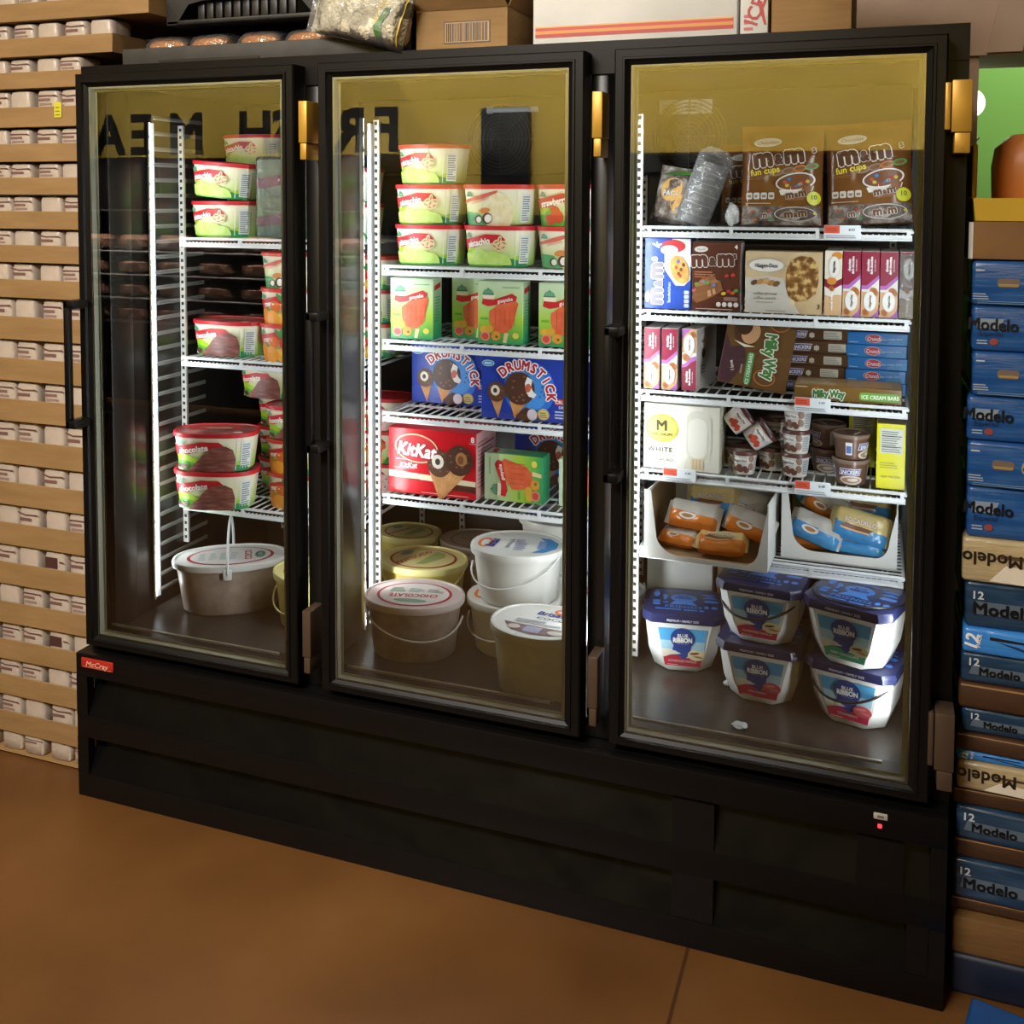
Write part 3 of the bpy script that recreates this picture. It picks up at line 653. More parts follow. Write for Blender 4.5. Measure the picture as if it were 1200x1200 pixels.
def drum_box():
    W, D, H = .268, .12, .170; mb = MB(); f, s, t = plain_box(mb, W, D, H, '#2440a8/0.3', '#30323c', '#1f3690/0.3')
    f.ell(.135, .085, .072, .074, '#2f76d8', 1, 0, 30).ell(.135, .085, .056, .058, '#4b95e6', 2, 0, 30)
    f.arc_text('DRUMSTiCK', .117, .066, .083, 130, 2, .025, '#b3202c', 14, '#ffffff', .05, .08, .86)
    cone(f, .045, .058, 4, .056, .019, .026); cone(f, .106, .062, -10, .06, .03, .042, '#4e2f22', 4, True, False)
    f.poly([(.132, .118), (.146, .11), (.142, .09), (.15, .078), (.158, .072), (.15, .062), (.136, .066), (.127, .08), (.125, .1)], '#f0ece4', 9).ell(.134, .088, .008, .012, '#c65f48', 10, -10)
    f.poly([(.10, .012), (.128, .036), (.158, .03), (.165, .008), (.14, .001), (.11, .001)], '#4e2f22', 9).ell(.146, .018, .014, .015, '#d8ccd4', 10)
    f.ell(.176, .02, .0165, .0155, '#e3cf86', 3).ring(.176, .02, .015, .014, .001, '#9a8440', 4).lines(.166, .012, .187, .028, 3, '#8a7438', 4)
    for x, y in ((.17, .08), (.178, .072), (.166, .066), (.185, .085), (.172, .092)): f.ell(x, y, .0028, .002, '#1d2f6a', 4, 20, 6)
    f.ell(.02, H-.022, .018, .0085, '#e9f3fb', 3).ell(.02, H-.022, .0165, .0072, '#5aa9dc', 4).rect(.01, H-.0235, .03, H-.0205, '#ffffff', 5)
    f.rrect(.206, .048, .262, .064, .004, '#c23a48', 3).text('CRUNCH', .234, .056, .0085, '#ffffff', 4, 0, .03); f.text('DIPPED', .234, .042, .007, '#e9ecfa', 4, 0, .02)
    for i in range(3): f.rect(.208, .028-.008*i, .255-.006*i, .0315-.008*i, '#c9cfee', 3)
    s.text('DRUMSTiCK', .06, .12, .014, '#b3202c', 2, 0, .03, 0, .8, 1, '#ffffff').lines(.02, .03, .1, .09, 6, '#8fa0dc', 1)
    return tag(mb.build('ice_cream_cone_box'), 'x', 'ice cream box')
def kitkat_box():
    W, D, H = .262, .15, .182; mb = MB(); f, s, t = plain_box(mb, W, D, H, '#cf1622/0.28', '#c8303a', '#d9a6a4')
    f.poly([(.001, .044), (W-.001, .036), (W-.001, .05), (.001, .062)], '#efe2c0', 1).poly([(.15, .024), (W-.001, .018), (W-.001, .036), (.14, .04)], '#5a2a1c', 1)
    f.ell(.085, .128, .066, .040, '#efd9a8', 2, -6, 36).ell(.085, .128, .062, .0365, '#d01a24', 3, -6, 36)
    f.text('KitKat', .085, .125, .037, '#ffffff', 5, -4, .04, .18, .86, 1, '#b01018', .05)
    f.text('8', .252, .165, .015, '#ffffff', 2, 0, .03).rect(.242, .153, .262, .155, '#f0b0b0', 2)
    cone(f, .155, .072, 2, .09, .032, .036); cone(f, .205, .085, -24, .1, .034, .04, '#4a2a1c', 4, True, False); f.ell(.221, .11, .017, .019, '#b07a48', 10).ell(.219, .108, .009, .012, '#7a4a28', 11)
    f.lines(.022, .094, .075, .1, 1, '#f0c8c8', 2).text('KitKat', .06, .08, .0145, '#ffffff', 3, 2, .03, .18).lines(.015, .07, .085, .073, 1, '#f0c8c8', 2).lines(.03, .04, .1, .046, 1, '#6a3a28', 2).lines(.1, .006, .25, .01, 1, '#f0b8b8', 2)
    s.lines(.012, .03, .13, H-.02, 12, '#8a5a62', 1, .35, 5).rect(.01, H-.04, .135, H-.036, '#7a4a55', 2).rect(.01, .08, .135, .083, '#7a4a55', 2)
    return tag(mb.build('ice_cream_cone_box'), 'x', 'ice cream box')
def bail(parent, a, b, z, drop, r, m, tilt=0, lift=None):
    """wire handle: hinged left and right, hanging in front of the tub (or lifted upright)"""
    mb = MB(); pts = []
    for i in range(19):
        q = pi*i/18; x = -a*cos(q)
        if lift: pts.append((x*.99, 0, z+lift*sin(q)))
        else: pts.append((x*1.01, -b*1.04*sin(q)**.8, z-drop*sin(q)+tilt*x))
    mb.tube(pts, r, m, 6); mb.build('handle', parent)
def bucket(kind):
    a, b, H, n = {'choc': (.126, .1, .148, 2.1), 'yellow': (.125, .098, .148, 2.1), 'white': (.119, .1, .138, 2.1), 'coco': (.118, .1, .165, 2.1), 'oval': (.155, .094, .145, 2.2), 'cocoa': (.125, .1, .148, 2.1)}[kind]
    wall = {'choc': 'choc_in', 'yellow': 'yel_tub', 'white': 'tubwhite', 'coco': 'van_in', 'oval': 'choc_in', 'cocoa': 'choc_in'}[kind]
    lidm = {'choc': '#d9c9c4', 'yellow': '#e6dc96', 'white': 'tubwhite', 'coco': 'tubwhite', 'oval': '#dedcda', 'cocoa': '#8f7f72'}[kind]
    t = thing('ice_cream_bucket', 'x', 'ice cream bucket'); mb = MB(); N = 56; tp = .86
    mb.loft([sring(a*(tp+(1-tp)*z/H)*k, b*(tp+(1-tp)*z/H)*k, n, N, z) for z, k in ((0, .95), (.006, 1), (H*.5, 1), (H*.86, 1), (H*.865, 1.018), (H, 1.018))], wall); mb.build('body', t)
    lm = MB(); z = H
    lm.loft([sring(a*q, b*q, n, N, zz) for q, zz in ((1.025, z-.012), (1.06, z-.013), (1.07, z-.002), (1.055, z+.004), (1.01, z+.005), (.99, z+.001))], lidm, False, False)
    lm.add(sring(a*.99, b*.99, n, N, z+.001), [tuple(range(N))], lidm)
    P = Print(lm, plane((0, 0, z+.001), (1, 0, 0), (0, 1, 0)))
    if kind in ('choc', 'yellow', 'oval', 'cocoa'):
        rc = {'choc': '#b0283a', 'yellow': '#a83a24', 'oval': '#a8303c', 'cocoa': '#6a4a3e'}[kind]; ic = {'choc': '#e3dcd6', 'yellow': '#dcd08e', 'oval': '#d8cfd0', 'cocoa': '#8a7a6c'}[kind]
        P.ell(0, 0, a*.80, b*.80, rc, 1, 0, 44).ell(0, 0, a*.74, b*.74, ic, 2, 0, 44)
        nm = {'choc': 'CHOCOLATE', 'yellow': 'MANTECADO', 'oval': 'COCO', 'cocoa': 'CHOCOLATE'}[kind]
        rot, cx, cy = {'choc': (184, 0, -.012), 'yellow': (62, -.03, 0), 'oval': (94, .05, 0), 'cocoa': (180, 0, 0)}[kind]
        P.text(nm, cx, cy, .021, rc, 3, rot, .03, 0, .74 if kind != 'oval' else .9)
        g = '#7fa08c' if kind != 'cocoa' else '#7a6a5c'
        if kind == 'choc': P.ell(-.0, -.045, .045, .012, g, 3); [P.lines(-.07+.05*i, .008+.004*i, -.025+.05*i, .04, 4, g, 3, .5, i) for i in range(3)]
        elif kind == 'yellow': P.ell(-.062, .03, .022, .014, g, 3, 60); P.poly([(-.005, -.05), (.02, -.045), (.06, .02), (.05, .05), (.02, .06)], '#a3b26e', 3)
        elif kind == 'oval': P.ell(.085, 0, .016, .03, g, 3).ring(.085, 0, .012, .022, .004, '#4a4a4c', 4); [P.lines(-.09+.03*i, -.03, -.068+.03*i, .03, 5, '#a9b8b4', 3, .6, i) for i in range(4)]
    else:
        if kind == 'white':
            P.text('Brisas', -.07, .0, .026, '#33348c', 3, 82, .04, .1, .72); P.ring(-.088, .0, .02, .036, .009, '#ee8a3c', 2, 24)
            P.text('VAINILLA', -.022, 0, .012, '#6a6a9a', 3, 84, .02); P.lines(-.008, -.045, .03, .04, 7, '#9a9ac0', 3, .4, 3)
            P.poly([(.045, -.06), (.075, -.055), (.105, -.02), (.106, .02), (.08, .052), (.05, .058), (.07, .03), (.075, 0), (.065, -.03)], '#3f8fd0', 2); P.rect(.054, -.03, .075, .03, '#8fa8d8', 3)
        else:
            P.text('Brisas', .01, .048, .022, '#33348c', 3, 0, .04, .1); P.ring(.04, .07, .03, .018, .008, '#e6703a', 2, 20); P.text('COCO', .02, .02, .014, '#4a4a6a', 3, 0, .02, 0, 1.3)
            P.lines(-.06, -.022, .06, .004, 4, '#9a9cae', 3, .4, 2); P.poly([(-.085, -.028), (-.05, -.03), (.08, -.03), (.09, -.045), (.05, -.07), (0, -.078), (-.05, -.068)], '#7a6468', 2); P.rect(-.022, -.068, .02, -.036, '#a9a8c4', 3); P.ell(.06, -.052, .022, .012, '#d8cfc8', 3).ell(-.05, -.05, .016, .012, '#d8cfc8', 3)
    lm.build('lid', t)
    hz = H*.80
    if kind == 'oval':
        h = MB(); h.tube([(0, -b*1.06*cos(pi*i/20), H-.02+.132*sin(pi*i/20)) for i in range(21)], .0075, '#e9ebec', 8, flat=.5); h.rbox(-.012, .012, -b*1.1, -b*1.0, H-.035, H-.004, '#e4e6e8', .003); h.build('handle', t)
    elif kind == 'choc': bail(t, a*1.03, b, H*.84, .055, .0028, '#d8cfc6', -.18)
    elif kind == 'white': bail(t, a*1.03, b, H*.86, .06, .0026, '#efefec', .26)
    elif kind == 'yellow': bail(t, a*1.03, b, H*.84, .07, .0028, '#e2d68c', .1)
    return t
def oct_ring(a, b, c, z): return [Vector(p) for p in ((-a+c, -b, z), (a-c, -b, z), (a, -b+c, z), (a, b-c, z), (a-c, b, z), (-a+c, b, z), (-a, b-c, z), (-a, -b+c, z))]
def ribbon_tub(flavor, handle):
    """squared tub with chamfered corners, printed front and a navy lid"""
    t = thing('ice_cream_tub', 'x', 'ice cream tub'); mb = MB(); H = .140
    sec = ((0, .068, .064, .034), (.004, .072, .068, .034), (.05, .086, .078, .03), (H-.01, .094, .084, .022), (H, .095, .085, .02))
    mb.loft([oct_ring(a, b, c, z) for z, a, b, c in sec], 'tubwhite')
    def fr(u, v, h):
        ys = [(0, .064), (.004, .068), (.05, .078), (H-.01, .084), (H, .085)]
        for (z0, y0), (z1, y1) in zip(ys, ys[1:]):
            if v <= z1: y = y0+(y1-y0)*(v-z0)/(z1-z0); break
        return Vector((u, -y-h-.0004, v))
    P = Print(mb, fr)
    top, bot = .118, .016
    def wx(v): return .044+.018*(v-bot)/(top-bot)
    def band(v0, v1, m, l):
        n = 4
        for i in range(n):
            a, b = v0+(v1-v0)*i/n, v0+(v1-v0)*(i+1)/n; P.poly([(-wx(a), a), (wx(a), a), (wx(b), b), (-wx(b), b)], m, l)
    low = {'vanilla': '#c9324a', 'strawberry': '#d8285a', 'mint': '#36986c'}[flavor]
    band(.04, .062, '#e9e2d2', 1); band(.062, .085, '#a9d2e6', 1); band(.085, top, '#4fa6da', 1)
    P.ell(0, .092, .030, .028, '#1d3f86', 3, 0, 26)
    P.poly([(-.022, .074), (.022, .074), (.02, .058), (.03, .044), (.014, .046), (.004, .034), (-.01, .042), (-.03, .04), (-.026, .058)], '#23489a', 2)
    P.text('BLUE', 0, .100, .0085, '#ffffff', 4, 2, .03); P.text('RIBBON', 0, .088, .0125, '#ffffff', 4, 2, .05, 0, .78); P.rect(-.014, .0775, .014, .0785, '#8fb0e0', 4)
    band(bot, .040, low, 1); P.poly([(-wx(.04), .039), (-.0, .039), (-.01, .046), (-.03, .047)], low, 3); P.poly([(.0, .039), (wx(.04), .039), (.04, .045), (.02, .042)], low, 3)
    P.text({'vanilla': 'HOMEMADE VANILLA', 'strawberry': 'STRAWBERRY', 'mint': 'MINT CHOCOLATE'}[flavor], 0, .031, .0065, '#f8dfe2', 4, 0, .01, 0, .8); P.lines(-.038, .019, -.01, .023, 1, '#f3c9d0', 3)
    sc = {'vanilla': 'scoop_van', 'strawberry': '#d25a62', 'mint': '#c9c79a'}[flavor]
    P.ell(.034, .05, .021, .015, sc, 5, 0, 18).ell(.03, .055, .012, .003, '#7a4a28' if flavor != 'strawberry' else '#e88a90', 6, 8).ell(.04, .046, .012, .0025, '#a8804c' if flavor != 'strawberry' else '#e88a90', 6, -8)
    mb.build('body', t)
    lm = MB(); NAVY = '#232a52/0.3'; a, b = .1, .09
    lm.loft([oct_ring(a+d, b+d, c, z) for d, c, z in ((-.002, .022, H-.008), (.001, .022, H-.008), (.003, .024, H+.004), (0, .024, H+.014), (-.006, .022, H+.0165))], NAVY)
    Q = Print(lm, plane((0, 0, H+.0165), (1, 0, 0), (0, 1, 0))); BL = '#3f7fd8/0.3'
    Q.ell(0, .018, .034, .026, BL, 1).poly([(-.02, .0), (.02, .0), (.036, -.03), (.004, -.024), (-.036, -.03)], BL, 1).text('BLUE', 0, .028, .009, '#1d3468', 3, 0, .02).text('RIBBON', 0, .014, .011, '#1d3468', 3, 0, .03, 0, .8)
    Q.text('FAMILY', .012, .06, .012, BL, 2, 0, .03, 0, 1.2, 1.1).rect(-.075, .056, -.03, .062, BL, 1).text('FRIENDS', 0, -.042, .015, BL, 2, 0, .03, 0, 1.1, 1.1)
    Q.ell(-.07, .035, .008, .018, BL, 1).ell(-.048, .025, .006, .012, BL, 1, 20).rect(-.052, .0, -.045, .016, BL, 1).rect(-.078, -.018, -.06, -.006, BL, 1).rect(-.078, -.036, -.06, -.022, BL, 1).ell(-.046, -.016, .007, .006, BL, 1)
    Q.ell(.062, .046, .018, .006, BL, 1).poly([(.046, .022), (.086, .022), (.08, .03), (.066, .038), (.052, .03)], BL, 1).poly([(.05, .0), (.056, .012), (.084, .012), (.09, .004), (.084, -.004), (.056, -.004)], BL, 1).ell(.058, -.036, .006, .009, BL, 1).ell(.078, -.036, .008, .008, BL, 1).rect(-.07, -.063, -.005, -.057, BL, 1).rect(.002, -.064, .035, -.056, BL, 1).ell(.046, -.06, .006, .005, BL, 1)
    E = Print(lm, plane((-a, -b-.003, H-.006), (1, 0, 0), (0, .02, 1))); E.text('PREMIUM • FAMILY SIZE', a, .007, .0055, '#e4e6f0', 2, 0, .02)
    lm.build('lid', t)
    if handle == 'front': bail(t, .1, .098, H-.012, .055, .0032, '#15161c', .16)
    if handle == 'top':
        h = MB(); h.tube([(-.1*cos(pi*i/18), .02-.115*sin(pi*i/18)**.8, H+.012+.012*sin(pi*i/18)) for i in range(19)], .0036, '#15161c', 6); h.build('handle', t)
    return t
def pillow(mb, W, H, T, m, nu=18, nv=22, top=.012, wrinkle=0, seed=1, power=.45, back=None):
    """stuffed bag standing up: front at -y; returns its front-surface function"""
    rnd = random.Random(seed); ph = [rnd.uniform(0, 6) for _ in range(6)]
    def dep(u, v):
        e = max(0, 1-abs(2*u/W)**3)**power; q = v/H; f = max(0, min(1, q/.06))**.5*max(0, min(1, (1-q-top/H)/.22))**.6
        wv = wrinkle*(sin(u*70+ph[0]+v*20)+.7*sin(v*90+ph[1]+u*35)+.5*sin((u-v)*140+ph[2]))
        return T/2*e*f*(1+wv)+.0008
    def fn(u, v, h): return Vector((u*(1-.03*sin(pi*v/H)), -dep(u, v)-h-.0003, v))
    for s in (-1, 1):
        vs = []; fs = []
        for j in range(nv+1):
            for i in range(nu+1):
                u, v = W*(i/nu-.5), H*j/nv; vs.append((u*(1-.03*sin(pi*v/H)), s*dep(u, v), v))
        for j in range(nv):
            for i in range(nu):
                k = j*(nu+1)+i; q = (k, k+1, k+nu+2, k+nu+1); fs.append(q if s < 0 else q[::-1])
        mb.add(vs, fs, m if s < 0 or not back else back)
    return fn
def mnm(P, u, v, cap, rot, m, l):
    c, d = cos(R(rot)), sin(R(rot)); q = cap*.86
    for ch, o, k, dy in (('m', -q, 1, .16), ('m', q, 1, .16), ('&', 0, .55, -.06)):
        oy = dy*cap
        P.text(ch, u+o*c-oy*d, v+o*d+oy*c, cap*k, m, l, rot, .07, 0, 1.0 if ch == 'm' else .9, 1, '#f4f1ec', .035)
def candy_bag():
    W, H = .196, .245; mb = MB(); fn = pillow(mb, W, H, .06, 'mmbrown', wrinkle=.05, seed=4, top=.02); P = Print(mb, fn, .012, .0006)
    for j in range(5):
        P.rect(-W/2+.004, .002+.009*j, W/2-.004, .0112+.009*j, 'ribbonbag', 1)
    P.ell(.035, .028, .05, .018, '#584840', 2, 6, 20).ring(.035, .028, .05, .018, .0022, '#cfc8c0', 3); mnm(P, .035, .028, .019, 6, '#6a4226', 4); P.text('m', -.04, .026, .016, '#6a4226', 4, 4, .05, 0, 1, 1, '#e9e4de')
    for x, y, c in ((-.07, .034, '#c8502c'), (-.02, .014, '#4c9a58'), (-.06, .014, '#d87a2c'), (.08, .03, '#d8c83c'), (-.028, .036, '#b8503c')): P.ell(x, y, .004, .0035, c, 4, 0, 8)
    P.ell(-.035, .203, .034, .0115, '#d9d6d0', 2, 4, 20).text('Chocolate', -.035, .203, .009, '#8a7a6e', 4, 4, .01, .2)
    mnm(P, -.008, .164, .044, 7, '#5a3418', 4); P.text('s', .076, .186, .018, '#5a3418', 4, 7, .04, 0, 1, 1, '#f4f1ec', .05)
    P.text('fun cups', -.04, .133, .0155, '#f0dc4a', 3, 8, .03); P.lines(-.085, .112, -.035, .124, 3, '#9a7048', 2, .3)
    for i, c in enumerate(('#8f8178', '#8f8178', '#d8803c', '#5aa858')): P.ell(-.012+.028*i, .128+.005*i, .017, .008, c, 2, 12, 14).ell(-.012+.028*i, .128+.005*i, .012, .005, '#8a5a34', 3, 12, 12)
    P.poly([(-.01, .1), (.08, .112), (.068, .07), (.05, .062), (.02, .06), (.006, .07)], '#8f5a36', 3).poly([(-.005, .085), (.078, .095), (.074, .084), (.0, .073)], '#e9e2da', 4)
    P.ell(.034, .106, .048, .022, '#f1ede6', 5, 8, 26).ell(.034, .106, .044, .0185, '#7a4c2c', 6, 8, 26)
    rnd = random.Random(3)
    for i in range(16):
        q, rr2 = rnd.uniform(0, 6.28), rnd.uniform(.1, .85); P.ell(.034+.04*rr2*cos(q), .106+.016*rr2*sin(q), .0052, .0042, ('#b8343c', '#3f7cc0', '#4c9a48', '#d8b83c', '#c85a2c')[i % 5], 8, 0, 8)
    mnm(P, .036, .075, .018, 9, '#6a3f24', 6)
    P.ell(.078, .066, .0165, .0165, '#d8dc3c', 7).text('10', .078, .069, .011, '#6a6a20', 9, 0, .03)
    for i in range(4): P.rrect(-.085+.018*i, .064, -.07+.018*i, .08, .003, '#d9d2c8', 2).rect(-.082+.018*i, .068, -.073+.018*i, .074, '#8a7460', 3)
    P.lines(-.087, .053, -.02, .057, 1, '#c9b49c', 2)
    return tag(mb.build('candy_bag'), 'x', 'bag')
def mm_blue():
    W, D, H = .116, .07, .178; mb = MB(); f, s, t = plain_box(mb, W, D, H, '#3456b8/0.3', '#2a4698', '#2a4698')
    f.poly([(.05, .10), (.078, .06), (.1, .06), (W-.001, .075), (W-.001, H-.002), (.07, H-.002), (.05, H-.03)], '#e9e6e2', 1).ell(.072, H-.02, .03, .016, '#c83a40', 2).ell(.062, H-.03, .022, .012, '#d8d2ce', 3)
    f.ell(.088, .1, .022, .036, 'cookie', 4, 18, 24)
    for x, y, c in ((.085, .12, '#4a6ac8'), (.092, .1, '#8a4a3c'), (.08, .105, '#c85a2c'), (.09, .085, '#d8402c'), (.098, .112, '#7a4a2c'), (.086, .09, '#8a4a3c')): f.ell(x, y, .004, .005, c, 6, 0, 8)
    mnm(f, .032, .064, .037, 90, '#8a8590', 4); f.text('s', .022, .125, .018, '#8a8590', 4, 90, .05, 0, 1, 1, '#f2f2f4'); f.text('Sandwiches', .062, .042, .008, '#cfe0ff', 3, 90, .02)
    f.ell(.008, .03, .006, .014, '#dfe8f6', 3)
    for i in range(4): f.rrect(.1, .006+.011*i, .112, .015+.011*i, .002, '#cfd8ee', 3)
    f.text('k', .03, H-.016, .02, '#ffffff', 3, 60, .04)
    return tag(mb.build('ice_cream_box'), 'x', 'ice cream box')
def mm_brown():
    W, D, H = .118, .07, .17; mb = MB(); f, s, t = plain_box(mb, W, D, H, '#5a3226/0.3', '#8a7a70', '#cfc8c4')
    f.ell(.022, H-.018, .017, .0075, '#e6e2dc', 2, 3).text('Vanilla', .022, H-.018, .006, '#9a8a84', 4, 3, .01, .2)
    mnm(f, .050, H-.045, .037, 3, '#5a3226', 4); f.text('s', .104, H-.032, .016, '#5a3226', 4, 3, .05, 0, 1, 1, '#f7f4f0', .06); f.text('4', .107, H-.011, .011, '#ffffff', 2, 0, .03)
    f.lines(.006, .082, .062, .1, 3, '#a8704c', 2, .5); 
    f.poly([(.0015, .03), (.012, .018), (.05, .034), (.076, .052), (.07, .075), (.03, .084), (.008, .062)], '#8a5a38', 2).poly([(.008, .058), (.066, .072), (.05, .088), (.02, .076)], '#a8744c', 3).poly([(.04, .034), (.05, .038), (.046, .052), (.038, .05)], '#c8946a', 4).poly([(.052, .04), (.06, .044), (.056, .056), (.05, .054)], '#c8946a', 4)
    for x, y, c in ((.012, .066, '#6f9a48'), (.028, .072, '#8a8a98'), (.038, .07, '#5a9a50'), (.054, .064, '#6a80a8'), (.03, .082, '#a8502c'), (.006, .05, '#b8606c'), (.046, .08, '#8a5a3c'), (.09, .05, '#b8343c'), (.078, .044, '#d8b83c'), (.1, .046, '#c85a2c'), (.108, .052, '#4c9a48'), (.085, .088, '#b8343c'), (.1, .09, '#c8403c')): f.ell(x, y, .0058, .0042, c, 6, 15, 10)
    f.rrect(.078, .026, .112, .036, .002, '#8a6a60', 2)
    for i in range(4): f.ell(.066+.014*i, .017, .006, .006, '#e6e0da', 3, 0, 12)
    f.lines(.01, .004, .105, .008, 1, '#cdb8ac', 2)
    s.rect(.012, .004, .034, H-.006, '#e9e6e4', 1).rect(.05, .002, .056, H-.004, '#7a4a44', 1)
    return tag(mb.build('ice_cream_box'), 'x', 'ice cream box')
def oval_brand(P, x, y, rx, ry, t, cap, l=4, rot=0, sx=.8): P.ell(x, y, rx, ry, '#d9d4cc', l, rot, 26).ell(x, y, rx*.94, ry*.9, '#f1efea', l+1, rot, 26).text(t, x, y, cap, '#4a3f44', l+3, rot, .02, 0, sx)
def hd_gold():
    W, D, H = .18, .06, .15; mb = MB(); f, s, t = plain_box(mb, W, D, H, 'hdgold', '#b89a68', '#d8d0c4')
    f.poly([(.001, .001), (W-.05, .001), (W-.08, .05), (W-.09, .085), (.05, .092), (.02, .084), (.001, .088)], '#d5d0c6', 1)
    f.poly([(.105, .02), (.118, .02), (.115, .06), (.108, .06)], '#e6d6b0', 1); f.poly([(.098, .06), (.104, .04), (.122, .03), (.145, .034), (.165, .05), (.172, .08), (.17, .12), (.155, .138), (.13, .14), (.108, .128), (.098, .1)], 'chocnut', 3)
    oval_brand(f, .05, H-.034, .042, .0165, 'Häagen-Dazs', .0095, 4, 0, .78)
    for x, y, c in ((.022, .074, '#6a4a3a'), (.036, .076, '#c08a4c'), (.05, .078, '#d8a868'), (.062, .074, '#b8804a'), (.074, .072, '#7a5438')): f.ell(x, y, .009, .006, c, 3, 30, 10)
    f.text('coffee almond', .048, .048, .007, '#8a7a68', 3, 0, .005).text('toffee crunch', .048, .037, .007, '#8a7a68', 3, 0, .005).lines(.025, .026, .07, .029, 1, '#a89a88', 2); f.lines(.05, .005, .1, .01, 1, '#a89a88', 2); f.text('3', .172, .02, .011, '#4a3a2c', 2, 0, .03)
    return tag(mb.build('ice_cream_box'), 'x', 'ice cream box')
def hd_slim(kind):
    """ice-cream bar box standing end-on: narrow printed edge facing out"""
    W, D, H = .039, .15, .155; mb = MB(); f, s, t = plain_box(mb, W, D, H, '#f0ece6', '#b8b0a8', '#cbc5c0')
    MA, PU = '#8f1f3f', '#b06ab8'
    def nut(x, y, r): f.ell(x, y, r, r*1.2, '#b8743c', 4, 30, 12); [f.ell(x, y-.0+k*r*.5, r*.7, r*.12, '#8a5028', 5, 30+k*10, 6) for k in (-1, 0, 1)]
    if kind == 'maroon':
        f.poly([(0, .001), (W, .001), (W, .06), (0, .06)], '#dcae84', 1); nut(.01, .012, .007); nut(.028, .072-.012, .009)
        f.poly([(0, .075), (.012, .075), (.026, .088), (W, .1), (W, H-.001), (0, H-.001)], MA, 3); f.poly([(0, .066), (.014, .066), (.028, .079), (W, .091), (W, .1), (.026, .088), (.012, .075), (0, .075)], PU, 3); f.poly([(.022, .001), (W, .001), (W, .024), (.034, .012)], PU, 3)
        oval_brand(f, .0195, .038, .024, .0145, 'Häagen-Dazs', .0055, 5, 90, .72); 
        # wide oval turned upright: brand runs up the edge
        f.text('chocolate', .014, .122, .0062, '#ffffff', 6, 90, .04, 0, .85).text('dark chocolate', .0215, .122, .0058, '#ffffff', 6, 90, .04, 0, .85).text('ice cream bars', .029, .122, .004, '#f3d8e0', 6, 90, .02, 0, .85)
        s.poly([(.02, .05), (.1, .05), (.12, .11), (.02, .11)], '#d8d2cc', 1)
    elif kind == 'flipped':
        f.poly([(0, H-.06), (W, H-.06), (W, H-.001), (0, H-.001)], '#dcae84', 1); nut(.012, H-.072, .009); nut(.03, H-.014, .007)
        f.poly([(0, .001), (W, .001), (W, .078), (.026, .072), (.014, .06), (0, .056)], MA, 3); f.poly([(0, .056), (.014, .06), (.026, .072), (W, .078), (W, .088), (.022, .082), (.01, .068), (0, .064)], PU, 3); f.poly([(0, H-.03), (.012, H-.012), (.026, H-.001), (0, H-.001)], PU, 3)
        oval_brand(f, .0205, H-.04, .026, .0145, 'Häagen-Dazs', .0055, 5, 90, .72); f.text('chocolate', .014, .034, .0062, '#ffffff', 6, 90, .04, 0, .85).text('dark chocolate', .0215, .034, .0058, '#ffffff', 6, 90, .04, 0, .85).text('ice cream bars', .029, .034, .004, '#f3d8e0', 6, 90, .02, 0, .85)
        s.ell(.045, H-.032, .024, .02, '#e4e0da', 2).text('Häagen', .045, H-.032, .008, '#6a6068', 3, 6, .01).ell(.05, .09, .014, .012, '#5a3a3c', 2).lines(.03, .04, .07, .065, 3, '#8a8488', 2)
    else:
        f.poly([(0, .001), (W, .001), (W, .05), (0, .05)], '#d9b48a', 1); f.poly([(0, .07), (.015, .06), (W, .075), (W, H-.001), (0, H-.001)], '#8f1f3f', 2); f.poly([(0, .05), (.015, .045), (W, .06), (W, .075), (.015, .06), (0, .07)], '#efe9e2', 3)
        nut(.016, H-.09, .006); oval_brand(f, .0195, H-.04, .026, .012, 'Häagen-Dazs', .005, 5, 90, .72)
        f.text('vanilla milk chocolate', .016, .034, .005, '#ffffff', 6, 90, .03, 0, .7)
    if kind == 'cream':
        f.poly([(0, .088), (.02, .08), (W, .09), (W, H-.001), (0, H-.001)], '#f0e6d2', 4); f.ell(.028, H-.012, .012, .009, '#d88f3c', 5); f.ell(.016, H-.072, .011, .009, '#d88f3c', 5); oval_brand(f, .021, H-.038, .025, .0135, 'Häagen-Dazs', .0052, 6, 90, .72)
    return tag(mb.build('ice_cream_bar_box'), 'x', 'ice cream box')
def milky_box():
    W, D, H = .166, .045, .16; mb = MB(); f, s, t = plain_box(mb, W, D, H, '#5a3c26/0.28', '#a8a08c', '#3a261c')
    f.poly([(.002, .002), (.03, .002), (.06, .06), (.05, .1), (.02, .09), (.002, .12)], '#3f2230', 1); f.poly([(.02, H-.004), (.08, H-.004), (.06, H-.022), (.03, H-.026)], '#d5d8c4', 1)
    f.ell(.05, .140, .031, .038, '#4a2c1e', 2, -20, 24).ell(.06, .132, .022, .028, '#c89a74', 3, -15, 20).ell(.042, .148, .02, .024, '#3a2218', 4, 0, 18); f.poly([(.022, .108), (.05, .095), (.075, .1), (.05, .102)], '#e8dcc4', 3)
    f.ring(.124, .17, .026, .024, .0025, '#b8703c', 2); f.ring(.11, .03, .026, .02, .0025, '#b8703c', 2)
    f.text('Milky Way', .116, .084, .0285, '#3f7a3f', 5, -84, .04, .1, .72, .9, '#f0f2e4', .06); f.rrect(.062, .006, .078, .085, .006, '#4f9a5a', 3).text('ICE CREAM BARS', .07, .044, .0085, '#e4f2e0', 5, 90, .02, 0, .85); f.lines(.05, .03, .054, .08, 1, '#a89080', 2)
    f.text('I love', .028, .045, .008, '#e9e0d8', 3, 110, .02)
    return tag(mb.build('ice_cream_bar_box'), 'x', 'ice cream box')
